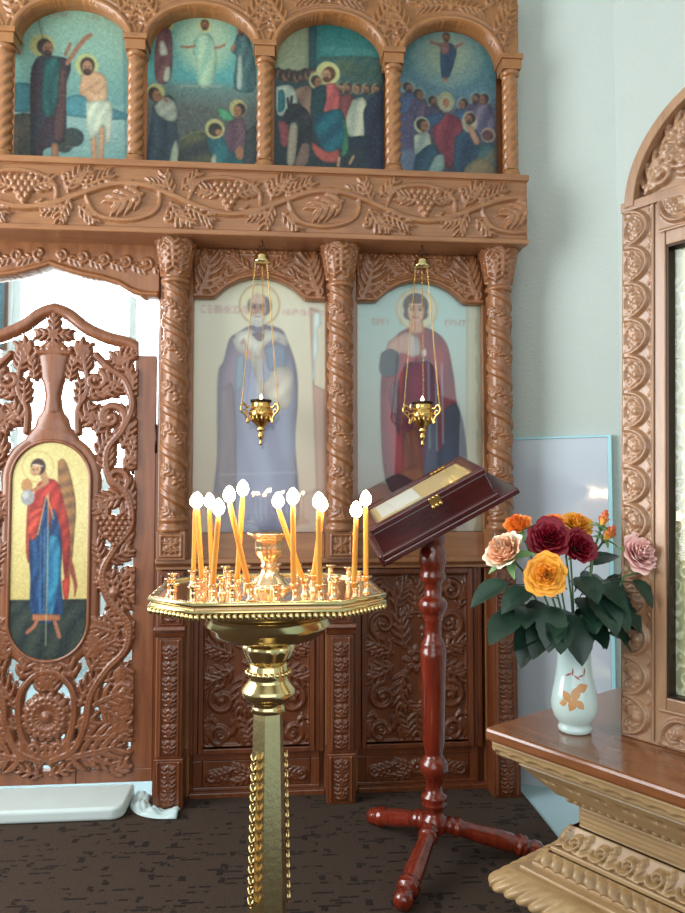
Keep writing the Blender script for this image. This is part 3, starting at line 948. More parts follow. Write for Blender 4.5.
    for x0, x1 in ops:
        xc = (x0 + x1) / 2
        c.leaf((xc, 3.84), R(90), .09, .05, 3, .018)
        for sd in (1, -1):
            A = (lambda d: R(d)) if sd > 0 else (lambda d: PI - R(d))
            c.leaf((xc + sd * .03, 3.85), A(5), .15, .045, 5, .016, -sd * .5)
            c.leaf((xc + sd * .22, 3.72), A(52), .2, .06, 5, .018, sd * .25)
            c.leaf((xc + sd * .26, 3.66), A(75), .16, .04, 4, .016, -sd * .3)
            c.scroll((xc + sd * .2, 3.885), .035, 0, 1.3, sd, .01, .016)
            c.leaf((xc + sd * .24, 3.86), A(20), .08, .035, 3, .015)
    relief(c, -.1, 'arcade_board', M['oak_top'], S, 0, clip, .1)
    m = MB(); m.box(-1.95, .9, -.14, .0, 3.945, 3.99); m.build('top_moulding', M['oak_top'], S, bevel=.006)
    m = MB(); m.box(.862, .888, -.088, .04, 2.965, 3.96); m.build('end_board', M['oak_top'], S)
    # lintel over the door, lower edge an ogee
    c = Carve(-1.95, -.87, 2.34, 2.636, .0045); c.mirror = -1.38
    X, Z = np.meshgrid(c.xs, c.zs); ax_ = np.abs(X + 1.38)
    xs_ = [0, .06, .15, .25, .32, .38, .43, .6]; zs_ = [2.517, 2.497, 2.47, 2.452, 2.43, 2.395, 2.38, 2.375]
    clip = Z - np.interp(ax_, xs_, zs_)
    c.stroke([(-1.38 + x, float(np.interp(x, xs_, zs_)) + .014) for x in np.linspace(0, .5, 40)], .013, .014)
    for k in range(5):
        c.scroll((-1.33 + .1 * k, 2.575 - .008 * k), .03, R(-90), 1.2, 1, .009, .013); c.leaf((-1.3 + .1 * k, 2.56 - .01 * k), R(-20), .08, .03, 3, .012)
    relief(c, -.02, 'door_lintel', M['oak'], S, 0, clip, .075)
    MB().box(-.876, -.866, .02, .09, 0, 2.4).box(-.884, -.876, .03, .09, 0, 1.66).build('door_jamb', M['oak_red'], S)
    MB().box(-1.95, -1.9, .0, .09, 0, 2.6).build('door_jamb', M['oak_red'], S)
columns()

# ================================================================== SANCTUARY DOOR
def door():
    ax = -1.372
    D = thing('sanctuary_door', 'pierced and carved brown wooden door with an angel medallion at left', 'door', (ax, .045, .075))
    c = Carve(-.40, .40, .02, 2.29, .004); c.mirror = 0.
    q = lambda z: z - .075
    St = lambda pts, r, h=.018, g=.25: c.stroke([(p[0], q(p[1])) for p in pts], r, h, g)
    Lf = lambda x, z, a, L, W, n=4, b=0., h=.02: c.leaf((x, q(z)), R(a), L, W, n, h, b, 1.05)
    Sc = lambda x, z, r, a, t=1.3, sg=1, w=.016: c.scroll((x, q(z)), r, R(a), t, sg, w, .022)
    # crown band
    top = spline([(0, 2.325), (.065, 2.30), (.15, 2.235), (.25, 2.19), (.35, 2.165), (.41, 2.13)], 6)
    St(top, .026, .022, 0)
    # finial: cross flower, cup and baluster down to the medallion
    for a in (90, 0, 270): Lf(0, 2.2, a, .085, .036, 3)
    St([(0, 2.1), (0, 2.3)], .012); St([(0, 2.11), (.075, 2.11)], .016, .022, 0)
    for u in (.02, .05, .08): c.dome((u, q(2.128)), .016, .02)
    St([(0, 2.1), (0, 2.06), (0, 2.0), (0, 1.95), (0, 1.9), (0, 1.84), (0, 1.76), (0, 1.70)], [.07, .062, .055, .04, .032, .04, .075, .12], .02, 0)
    # rim round the medallion
    St([(.20, .82), (.20, 1.50)], .026, .012, 0)
    e = [(.20 * math.cos(t), 1.50 + .2 * math.sin(t)) for t in np.linspace(0, PI / 2, 14)]; St(e, .028, .012, 0)
    e = [(.20 * math.cos(t), .83 - .2 * math.sin(t)) for t in np.linspace(0, PI / 2, 14)]; St(e, .028, .012, 0)
    # ------- vine climbing between medallion and stile
    main = spline([(.03, .19), (.13, .24), (.18, .36), (.20, .48), (.27, .60), (.36, .70), (.37, .82), (.28, .93), (.245, 1.05), (.30, 1.17), (.375, 1.28), (.36, 1.42), (.27, 1.52), (.26, 1.64), (.33, 1.74), (.375, 1.86), (.34, 1.98), (.26, 2.04), (.2, 2.1)], 7)
    St(main, [.018, .02, .018, .016], .024)
    # bottom: flower, big leaves
    c.flower((0, q(.39)), .098, 9, .024)
    St(spline([(0, .2), (.05, .22), (.1, .28), (.125, .38), (.12, .5), (.06, .58), (.0, .6)], 6), [.02, .018, .014], .02)
    Lf(0, .27, -90, .1, .05, 3); Lf(.03, .5, 100, .12, .05, 4, -.3); Lf(0.0, .52, 70, .11, .05, 3)
    Lf(.1, .2, 8, .27, .1, 5, .15, .024); Lf(.17, .29, -5, .2, .085, 4, .4); Lf(.16, .2, -15, .2, .05, 4)
    Lf(.22, .44, 35, .17, .075, 4, -.6, .024); Lf(.25, .42, -20, .14, .07, 4, -.3); Lf(.36, .36, 100, .16, .06, 4, .3)
    Lf(.15, .44, 70, .2, .06, 5, -.5); Lf(.12, .57, 110, .12, .05, 3); Lf(.34, .62, -75, .14, .07, 4, -.2)
    Lf(.27, .55, 15, .13, .05, 4, .5); Lf(.18, .66, 60, .12, .06, 4, -.3); Lf(.22, .68, 110, .1, .05, 3)
    Sc(.06, .245, .05, 30, 1.1, -1, .014); Sc(.345, .5, .04, 0, 1.1, 1, .012)
    # middle
    Lf(.30, .78, 170, .11, .06, 4, -.4); Lf(.36, .74, 60, .1, .05, 3, .5)
    for a in (20, 60, 100, 140, -20, -60, -100): Lf(.305, .965, a, .11, .042, 3, .1)
    c.dome((.305, q(.965)), .03, .03)
    c.grapes((.30, q(1.25)), .085, 6, .026, br=.0165)
    Lf(.27, 1.33, 150, .1, .05, 3); Lf(.33, 1.34, 40, .1, .05, 3, .3); Lf(.27, 1.12, 20, .13, .055, 4, .3); Lf(.24, 1.1, 100, .12, .045, 4, .2)
    Lf(.36, 1.08, -60, .12, .05, 3, .4); Lf(.33, 1.42, 190, .12, .06, 4, .3); Lf(.38, 1.4, 110, .13, .05, 4)
    Sc(.305, 1.50, .06, -60, 1.2, 1, .016); Lf(.26, 1.55, 100, .12, .055, 4, -.4); Lf(.34, 1.56, 40, .1, .05, 3)
    # top: large open scrolls
    Sc(.275, 1.80, .075, -70, 1.35, 1, .018); Lf(.33, 1.66, 60, .13, .055, 4, .4); Lf(.21, 1.72, 60, .13, .05, 4, .5)
    Lf(.27, 1.8, 200, .11, .05, 3, -.5); Lf(.36, 1.9, 70, .13, .06, 4, .4); Lf(.25, 1.92, 20, .12, .05, 4, .5)
    Sc(.2, 1.98, .05, 60, 1.25, -1, .015); Lf(.16, 2.02, 110, .12, .05, 4, -.5); Lf(.1, 2.06, 70, .12, .05, 3, -.3)
    Lf(.28, 2.06, 40, .13, .05, 4, -.4); Lf(.36, 2.0, 120, .13, .05, 4); Lf(.13, 1.86, 95, .13, .04, 4, -.3); Lf(.14, 1.78, 60, .1, .045, 3)
    St(spline([(.12, 1.73), (.12, 1.84), (.16, 1.93), (.15, 2.05), (.11, 2.16)], 6), [.014, .014, .01], .018)
    # more leaves to close the ground, as in the photo
    Lf(.23, .70, 20, .12, .06, 4, .3); Lf(.20, .60, 60, .12, .06, 4, -.4); Lf(.26, .86, -40, .1, .05, 3); Lf(.24, 1.0, 80, .1, .04, 3)
    Lf(.36, 1.2, 100, .1, .05, 3, -.3); Lf(.24, 1.22, 60, .1, .04, 3); Lf(.36, 1.6, 60, .12, .05, 4, .4); Lf(.22, 1.62, 70, .12, .05, 4, -.3)
    Lf(.36, 1.74, 95, .12, .05, 3); Lf(.17, 1.9, 30, .1, .045, 3, -.5); Lf(.3, 1.96, 150, .1, .045, 3); Lf(.36, 2.08, 170, .1, .04, 3); Lf(.08, 1.98, 80, .1, .035, 3)
    Lf(.07, .2, 60, .1, .04, 3); Lf(.3, .3, 20, .1, .05, 3); Lf(.3, .12, 30, .1, .05, 3); Lf(.36, .5, -70, .1, .05, 3); Lf(.14, .34, 20, .1, .05, 3); Lf(.02, .12, 20, .12, .04, 3)
    c.phi += .0035
    X, Z = np.meshgrid(c.xs, c.zs); zc_ = np.clip(Z, q(.645) + .187, q(1.688) - .187)
    ins = np.hypot(X, Z - zc_) < .188
    c.h[ins] = 0.; c.phi[ins] = np.maximum(c.phi[ins], .02)
    openwork(c, -.012, 'pierced_carving', M['door_oak'], D, .034)
    for sx in (1, -1):
        MB().box(sx * .385 if sx > 0 else -.487, .487 if sx > 0 else -.385, -.012, .03, .06, q(2.105)).build('stile', M['door_oak'], D, bevel=.004)
    m = MB(); m.box(-.487, .487, -.012, .03, 0, .062); m.build('bottom_rail', M['door_oak'], D, bevel=.003)
    m = MB(); m.box(.134, .139, -.0135, .031, 0.0, .30); m.build('seam', M['dark_metal'], D)
    m = MB(); m.tube([(.489, -.014, q(1.63)), (.489, -.014, q(1.77))], .008, 10); m.build('hinge', M['dark_metal'], D)
    # medallion
    w, z0, z1 = .187, q(.645), q(1.688)
    out = [(w * math.cos(t), z1 - w + w * math.sin(t)) for t in np.linspace(0, PI, 28)] + [(-w * math.cos(t), z0 + w - w * math.sin(t)) for t in np.linspace(0, PI, 28)]
    md = MB().prism(out, -.022, .01).build('medallion', M['brass_soft'], D)
    md['label'] = 'gilded oval medallion'
    m = MB(); k = len(out)
    m.tube([(p[0] * .985, -.024, (p[1] - (z0 + z1) / 2) * .997 + (z0 + z1) / 2) for p in out], .009, 8, closed=True); m.build('medallion_rim', M['door_oak'], md)
    g = Carve(-w, w, z0, z1, .0032)
    X, Z = np.meshgrid(g.xs, g.zs)
    zc = np.clip(Z, z0 + w, z1 - w); clip = (w - .006) - np.hypot(X, Z - zc)
    p = Paint((38, 38, 353, 885), g.nx, g.nz, (214, 196, 132))
    p.vgrad([(38, (206, 190, 126)), (300, (222, 206, 146)), (640, (206, 184, 116))])
    p.poly([(20, 648), (370, 648), (370, 900), (20, 900)], (34, 44, 44), False, fold=((58, 66, 56), .09, .6))
    p.ring(146, 140, 60, 1.5, (180, 150, 90))
    # wings
    p.poly([(222, 120), (240, 108), (258, 130), (280, 200), (296, 300), (290, 420), (282, 520), (262, 600), (240, 420), (226, 240)], (150, 108, 66), fold=((100, 70, 50), .12, 1.2))
    for k in range(5): p.line([(268 + 5 * k, 470 + 12 * k), (276 + 7 * k, 540 + 14 * k), (300 - k, 580 + 14 * k)], 6, (140, 70, 50))
    p.poly([(108, 240), (124, 226), (122, 480), (112, 500), (104, 430)], (160, 66, 52))
    # robe
    p.poly([(148, 215), (170, 195), (205, 200), (236, 300), (245, 420), (242, 560), (246, 720), (136, 718), (124, 560), (118, 420)], (34, 74, 118), fold=((20, 40, 76), .16, .1))
    p.poly([(196, 400), (232, 420), (240, 540), (214, 700), (196, 700), (188, 560)], (52, 128, 156), fold=((30, 80, 120), .14, .25))
    for x in (160, 176, 190): p.line([(x, 380), (x + 4, 720)], 3, (130, 170, 180), .6)
    p.poly([(134, 702), (244, 706), (242, 730), (134, 728)], (186, 128, 84), False, fold=((120, 60, 44), .6, 0))
    # cloak
    p.poly([(142, 210), (176, 186), (222, 200), (250, 280), (272, 380), (276, 480), (262, 590), (250, 520), (236, 380), (206, 300), (196, 390), (178, 250), (160, 330), (140, 420), (120, 360), (120, 300)], (188, 62, 50), fold=((128, 36, 36), .15, .5))
    p.poly([(246, 580), (276, 560), (272, 640), (256, 644)], (176, 60, 46))
    p.poly([(120, 300), (140, 296), (168, 300), (134, 420), (108, 380)], (196, 76, 58), fold=((130, 40, 38), .2, .9))
    p.line([(180, 250), (150, 400)], 4, (226, 160, 90)); p.line([(182, 250), (210, 340)], 4, (226, 160, 90)); p.line([(188, 240), (188, 822)], 3, (190, 190, 150))
    # arms, orb
    p.ell(104, 212, 22, 26, (176, 128, 80)); p.ell(108, 258, 26, 30, (150, 150, 150)); p.ell(100, 250, 12, 14, (186, 184, 176))
    p.line([(130, 230), (172, 208)], 14, (170, 120, 84))
    # head with hair, bent to the left
    p.line([(160, 150), (176, 196)], 26, (176, 132, 92))
    p.ell(146, 140, 29, 32, (66, 44, 38)); p.ell(136, 152, 20, 25, (190, 146, 104), .5); p.line([(124, 132), (164, 138)], 4, (220, 210, 190))
    for x in (128, 142): p.ell(x, 150, 3.5, 2.5, (50, 36, 32))
    p.line([(133, 150), (130, 160)], 2, (130, 90, 66)); p.line([(128, 168), (138, 170)], 2.4, (140, 70, 60))
    # feet
    p.line([(152, 730), (140, 752), (116, 772)], 14, (170, 104, 78)); p.line([(222, 734), (232, 764), (240, 790)], 14, (170, 104, 78))
    p.grain(5)
    a = painting(p, g, clip, -.0235, 'angel_painting', md); a['label'] = 'painted angel in red cloak and blue robe on gold'
door()

# ================================================================== ICONS
def rect_clip(c):
    X, Z = np.meshgrid(c.xs, c.zs)
    return np.minimum(np.minimum(X - c.xs[0], c.xs[-1] - X), np.minimum(Z - c.zs[0], c.zs[-1] - Z)) + .002

def upper_icon(label, x0, x1, z0, z1, frame, fn):
    pad = .02
    xc = (x0 + x1) / 2
    T = thing('arched_icon', label, 'icon', (xc, -.008, z0), (0, 0, 0), 'feast icons of the upper row')
    w = (x1 - x0) / 2
    c = Carve(-w, w, 0, z1 - z0, .0036)
    p = Paint(frame, c.nx, c.nz, (100, 150, 150))
    fn(p); p.img *= .86; p.grain(5)
    clip = arch_clip(c, -w - .012, w + .012, -.002, 3.60 - z0, z1 - z0 + .004)
    painting(p, c, clip, -.012, 'painted_panel', T)
    out = [(-w, 0), (w, 0)] + [(w * math.cos(t), 3.6 - z0 + (z1 - 3.6) * math.sin(t)) for t in np.linspace(0, PI, 24)]
    MB().prism(out, -.0115, .006).build('icon_board', M['oak_red'], T)
    return T

SK = (196, 152, 116); SKD = (160, 112, 84)
def baptism(p):
    p.vgrad([(0, (150, 186, 160)), (250, (140, 182, 164)), (480, (110, 160, 156)), (540, (150, 184, 176)), (800, (120, 168, 164))])
    p.poly([(40, 410), (110, 405), (160, 440), (190, 520), (40, 540)], (64, 112, 118)); p.poly([(290, 470), (360, 450), (470, 490), (620, 540), (620, 560), (290, 550)], (72, 128, 136))
    p.poly([(40, 560), (140, 566), (150, 800), (40, 800)], (84, 78, 70), fold=((60, 66, 62), .05, .4)); p.ell(330, 655, 56, 46, (52, 66, 66)); p.ell(290, 690, 46, 40, (60, 66, 62))
    for k in range(9): p.line([(300 + 20 * k, 700 + 11 * (k % 4)), (420 + 14 * k, 704 + 11 * (k % 4))], 3, (176, 206, 196), .5)
    p.text('ИОАНН', 182, 56, 26, (140, 112, 84), .55); p.text('КРЕЩЕН'.replace('Щ', 'Ш'), 395, 60, 24, (140, 130, 100), .4)
    p.ell(178, 222, 60, 54, (186, 184, 118)); p.ell(392, 306, 56, 56, (186, 194, 130))
    p.line([(150, 70), (180, 190)], 5, (110, 90, 60)); p.line([(140, 96), (166, 90)], 5, (110, 90, 60))
    # man in dark cloak, arm raised
    p.poly([(150, 285), (190, 268), (300, 280), (316, 330), (296, 420), (300, 640), (270, 690), (196, 720), (190, 780), (140, 780), (128, 560), (126, 360)], (46, 50, 62), fold=((60, 38, 46), .05, .1))
    p.poly([(190, 290), (262, 284), (258, 460), (230, 560), (186, 520)], (34, 96, 92), fold=((24, 66, 70), .09, .15)); p.poly([(262, 330), (296, 340), (288, 640), (240, 660), (256, 480)], (84, 56, 56))
    p.line([(300, 300), (336, 240), (380, 180), (408, 160)], 22, SKD); p.line([(290, 260), (312, 208)], 16, SKD)
    p.poly([(230, 690), (262, 690), (262, 786), (236, 786)], SKD)
    p.head(196, 232, 34, SKD, (54, 40, 36), None, 1, True)
    # bowed figure in white loincloth
    p.poly([(368, 350), (400, 332), (450, 336), (488, 370), (494, 470), (470, 490), (404, 486), (390, 460), (360, 440)], (206, 170, 132), fold=((186, 144, 110), .04, .4))
    p.line([(372, 440), (420, 408), (456, 380)], 18, (190, 146, 110)); p.line([(480, 400), (440, 440), (410, 420)], 16, (196, 152, 116))
    p.poly([(412, 600), (440, 610), (450, 780), (428, 780)], SK); p.poly([(456, 600), (482, 600), (478, 780), (458, 780)], SK)
    p.poly([(392, 482), (486, 472), (520, 500), (510, 664), (486, 664), (480, 590), (440, 640), (414, 664), (396, 570)], (206, 212, 188), fold=((160, 178, 160), .12, .3))
    p.ell(440, 782, 22, 12, (60, 70, 66)); p.ell(480, 782, 18, 10, (60, 70, 66))
    p.head(396, 312, 34, (184, 138, 106), (62, 44, 38), None, 0, True)
    p.poly([(560, 0), (640, 0), (640, 820), (590, 820)], (70, 110, 110), op=.35)
def transfiguration(p):
    p.vgrad([(36, (130, 176, 156)), (200, (120, 180, 166)), (400, (90, 166, 166)), (450, (104, 134, 128)), (560, (90, 96, 92)), (870, (70, 78, 84))])
    p.ell(330, 200, 150, 170, (176, 206, 172), op=.7, soft=14); p.ell(330, 200, 90, 120, (196, 214, 178), op=.5, soft=12)
    p.ell(130, 125, 36, 36, (190, 196, 130)); p.head(130, 118, 21, SKD, (70, 50, 44), None, 0, True)
    p.poly([(104, 150), (140, 150), (158, 220), (148, 410), (72, 415), (70, 220)], (130, 84, 84), fold=((96, 60, 66), .09, .2)); p.poly([(88, 220), (112, 214), (134, 276), (112, 290), (92, 284)], (206, 206, 190))
    p.poly([(120, 350), (146, 345), (142, 416), (112, 416)], (196, 204, 180))
    p.ell(328, 122, 36, 36, (200, 204, 140)); p.poly([(300, 165), (352, 165), (386, 220), (392, 300), (372, 430), (292, 430), (284, 300), (268, 270), (270, 210)], (176, 204, 170), fold=((130, 176, 156), .09, .15))
    p.line([(276, 230), (240, 240), (206, 238)], 12, SKD); p.line([(384, 236), (410, 230), (434, 216)], 12, SKD); p.head(328, 120, 22, SKD, (84, 58, 46), None, 0, True)
    p.poly([(500, 160), (550, 150), (590, 250), (600, 440), (490, 440), (496, 280), (474, 250)], (74, 112, 112), fold=((54, 84, 90), .1, .2)); p.poly([(508, 270), (526, 270), (530, 430), (500, 430)], (166, 186, 170)); p.head(524, 140, 21, SKD, (70, 60, 54), None, -1, True)
    p.line([(474, 240), (486, 220)], 18, SKD)
    p.line([(200, 440), (420, 432)], 12, (150, 166, 146), .7)
    # kneeling men below
    p.ell(74, 478, 46, 44, (190, 186, 120)); p.poly([(60, 540), (130, 490), (176, 520), (186, 620), (180, 860), (36, 860), (50, 640)], (44, 60, 74), fold=((60, 78, 88), .07, .2)); p.poly([(66, 550), (120, 500), (176, 530), (184, 610), (140, 622), (84, 590)], (180, 186, 166), fold=((140, 150, 140), .1, .8))
    p.line([(90, 490), (130, 520)], 16, SKD); p.head(70, 492, 30, SKD, (66, 48, 42), None, 1)
    p.poly([(160, 760), (186, 720), (200, 860), (150, 860)], (166, 176, 150))
    p.poly([(200, 760), (240, 680), (310, 664), (360, 720), (380, 870), (206, 868)], (46, 50, 56), fold=((96, 100, 66), .05, 1.2)); p.line([(214, 710), (260, 676), (320, 668)], 14, (130, 130, 84), .6)
    p.ell(508, 541, 46, 46, (172, 168, 112)); p.poly([(396, 540), (470, 566), (480, 610), (420, 596)], (80, 150, 110)); p.poly([(460, 610), (530, 590), (556, 660), (552, 780), (440, 760)], (104, 78, 88), fold=((80, 56, 70), .07, .3)); p.head(514, 552, 28, SKD, (52, 44, 42), None, -1)
    p.poly([(340, 700), (420, 690), (470, 760), (540, 800), (520, 860), (400, 850), (370, 800)], (44, 104, 110), fold=((30, 74, 84), .06, .7)); p.ell(386, 652, 52, 52, (178, 172, 116)); p.ell(388, 656, 36, 34, (50, 48, 44)); p.ell(404, 668, 18, 16, SKD)
    p.ell(520, 770, 24, 34, SKD); p.poly([(550, 660), (610, 640), (610, 870), (540, 870)], (56, 64, 66))
    p.poly([(368, 800), (392, 780), (396, 866), (374, 866)], (176, 180, 156))
def entry(p):
    p.vgrad([(20, (30, 110, 106)), (230, (50, 122, 118)), (300, (48, 76, 82)), (860, (36, 48, 56))])
    p.poly([(40, 20), (228, 20), (228, 330), (40, 360)], (152, 162, 132), False); p.poly([(226, 20), (272, 20), (262, 330), (226, 330)], (36, 74, 82), False)
    for k in range(6): p.ell(330 + 44 * k, 200 + 8 * (k % 3), 40, 26, (70, 140, 134), op=.6, soft=4)
    p.poly([(300, 240), (620, 232), (620, 380), (300, 380)], (54, 86, 84), op=.8, fold=((80, 104, 90), .1, .5)); p.ell(430, 290, 60, 40, (92, 104, 74), op=.6, soft=5); p.ell(520, 320, 70, 40, (60, 92, 80), op=.6, soft=5)
    rngl = random.Random(3)
    for k in range(7): p.head(64 + 30 * k, 350 + rngl.uniform(-14, 14), 26, (150, 112, 92), (60, 52, 52), None, 1, k % 2 == 0)
    p.poly([(50, 410), (130, 400), (166, 470), (150, 520), (60, 560)], (196, 204, 186), fold=((150, 166, 156), .08, .3)); p.poly([(60, 430), (90, 430), (96, 520), (60, 540)], (50, 110, 116))
    p.poly([(150, 420), (240, 400), (250, 560), (180, 500)], (150, 122, 104), fold=((110, 84, 76), .07, .2))
    for i, k in enumerate((400, 440, 492, 545, 600)):
        p.ell(k, 400, 32, 32, (190, 196, 160), op=.7); p.head(k, 402, 24, (160, 118, 92), (62, 52, 48), None, -1, i != 2)
    p.poly([(390, 440), (470, 440), (470, 560), (400, 560)], (124, 66, 66), fold=((84, 46, 52), .08, .2)); p.poly([(466, 460), (530, 450), (556, 560), (540, 670), (440, 650), (430, 560)], (196, 196, 170), fold=((130, 142, 130), .08, .4))
    p.poly([(560, 460), (640, 420), (640, 860), (540, 860), (530, 620), (526, 520)], (24, 34, 56), fold=((38, 50, 70), .06, .2)); p.poly([(440, 660), (540, 650), (560, 710), (450, 720)], (28, 42, 60))
    # the donkey
    p.poly([(96, 540), (130, 500), (180, 500), (236, 560), (240, 700), (160, 720), (180, 600), (150, 570), (110, 606), (82, 590)], (36, 40, 50), fold=((56, 56, 62), .06, .7)); p.line([(128, 510), (134, 460)], 14, (40, 40, 48)); p.line([(116, 510), (112, 470)], 12, (40, 40, 48))
    p.poly([(60, 590), (110, 600), (120, 700), (80, 720)], (140, 72, 78)); p.poly([(126, 600), (166, 610), (150, 800), (110, 810), (116, 680)], (170, 160, 140)); p.poly([(190, 700), (230, 710), (216, 810), (150, 815)], (132, 106, 96))
    # rider: blue cloak over rose tunic
    p.ell(330, 326, 66, 62, (206, 206, 140)); p.ell(268, 368, 42, 44, (186, 192, 140)); p.head(270, 374, 26, SKD, (60, 46, 44), None, 1)
    p.poly([(240, 420), (310, 390), (330, 470), (300, 560), (240, 560)], (30, 60, 66)); p.poly([(318, 385), (366, 380), (394, 440), (380, 530), (310, 536), (322, 460)], (196, 100, 96), fold=((150, 66, 72), .08, .3))
    p.poly([(262, 560), (320, 530), (404, 520), (440, 640), (440, 720), (390, 730), (330, 770), (262, 640)], (28, 100, 114), fold=((18, 62, 84), .05, .6)); p.poly([(404, 560), (430, 590), (442, 720), (404, 760), (420, 640)], (60, 120, 84)); p.poly([(240, 690), (330, 740), (390, 726), (380, 790), (300, 790), (250, 740)], (170, 84, 76))
    p.line([(392, 770), (386, 810)], 16, SK); p.line([(470, 760), (450, 796)], 14, SK); p.head(330, 334, 33, SK, (96, 62, 46), None, -1, True)
def ascension(p):
    p.vgrad([(36, (60, 128, 126)), (250, (80, 128, 136)), (400, (90, 124, 140)), (480, (86, 94, 110)), (840, (56, 60, 76))])
    p.ell(305, 210, 170, 150, (136, 158, 146), op=.8, soft=16); p.ell(305, 190, 110, 110, (160, 172, 142), op=.6, soft=10)
    for a in range(12): p.ell(305 + 150 * math.cos(a * .52), 215 + 125 * math.sin(a * .52), 40, 26, (120, 150, 150), op=.5, soft=5)
    p.poly([(270, 150), (320, 140), (352, 170), (340, 240), (310, 320), (276, 316), (268, 230)], (52, 76, 100), fold=((36, 54, 80), .08, .2)); p.poly([(260, 145), (310, 140), (312, 190), (276, 196)], (134, 96, 96)); p.line([(262, 152), (222, 140)], 16, (140, 100, 92)); p.line([(346, 160), (382, 138)], 14, (140, 100, 92)); p.head(300, 112, 19, SKD, (80, 60, 50), None, 0, True)
    p.line([(290, 320), (288, 340)], 9, SKD); p.line([(304, 320), (304, 338)], 9, SKD)
    heads = [(104, 380, 22), (158, 412, 22), (232, 444, 22), (384, 450, 22), (450, 420, 22), (490, 420, 22)]
    for x, y, r in heads: p.ell(x, y, 36, 36, (150, 164, 150), op=.6)
    for i, (x, y, r) in enumerate(heads):
        p.poly([(x - 40, y + 30), (x + 36, y + 28), (x + 50, y + 180), (x - 56, y + 180)], [(70, 90, 124), (104, 84, 110), (86, 70, 92), (60, 90, 120), (126, 100, 116), (120, 110, 130)][i], fold=((60, 64, 92), .07, .3)); p.head(x, y, r, (140, 100, 84), (58, 50, 50), None, (1, 1, 1, -1, -1, -1)[i], i % 2 == 0)
    p.ell(296, 442, 44, 52, (150, 156, 120)); p.ell(296, 450, 30, 40, (170, 166, 146)); p.ell(296, 448, 18, 24, SKD)
    p.poly([(230, 530), (296, 500), (370, 530), (380, 600), (350, 680), (330, 770), (290, 770), (250, 680), (228, 600)], (136, 58, 72), fold=((96, 38, 56), .06, .2)); p.poly([(200, 520), (290, 500), (250, 560), (210, 560)], (56, 84, 116))
    p.poly([(60, 520), (140, 500), (140, 700), (60, 720)], (80, 76, 104)); p.poly([(56, 700), (130, 690), (140, 790), (56, 800)], (96, 110, 134))
    p.ell(172, 566, 40, 42, (186, 194, 166)); p.poly([(132, 620), (200, 600), (220, 660), (210, 730), (140, 730)], (190, 196, 172), fold=((120, 140, 140), .08, .3)); p.poly([(140, 720), (220, 660), (270, 720), (272, 800), (140, 812)], (48, 84, 104), fold=((36, 60, 84), .07, .5)); p.head(178, 568, 27, (160, 112, 88), (50, 42, 42), None, 1)
    p.poly([(240, 720), (280, 710), (280, 790), (200, 812)], (130, 156, 150))
    p.poly([(340, 620), (430, 560), (470, 640), (440, 760), (340, 800)], (44, 74, 96), fold=((34, 52, 74), .06, .4)); p.ell(416, 540, 40, 56, (190, 180, 150), op=.8); p.head(418, 524, 24, (150, 106, 86), (60, 48, 46), None, -1, True); p.poly([(400, 560), (430, 560), (470, 640), (440, 650)], (170, 130, 106))
    p.ell(512, 602, 38, 38, (170, 150, 130)); p.ell(510, 604, 30, 28, (96, 66, 72)); p.poly([(470, 660), (540, 650), (560, 830), (380, 830), (440, 740)], (60, 100, 110), fold=((130, 116, 88), .05, .8)); p.poly([(400, 760), (470, 720), (540, 760), (540, 832), (380, 832)], (134, 116, 88), op=.8)

upper_icon('baptism icon of cloaked man and bowed man, leftmost in the upper row', -1.56, -1.005, 2.968, 3.822, (53, 0, 620, 828), baptism)
upper_icon('upper row icon with glowing figure above kneeling disciples, second arch from left', -.938, -.402, 2.968, 3.822, (29, 36, 616, 908), transfiguration)
upper_icon('upper row icon of rider in rose tunic on a donkey, third arch', -.322, .222, 2.968, 3.822, (40, 21, 636, 905), entry)
upper_icon('ascension icon with crowd and robed figure in clouds, rightmost upper arch', .302, .80, 2.968, 3.822, (58, 36, 556, 878), ascension)

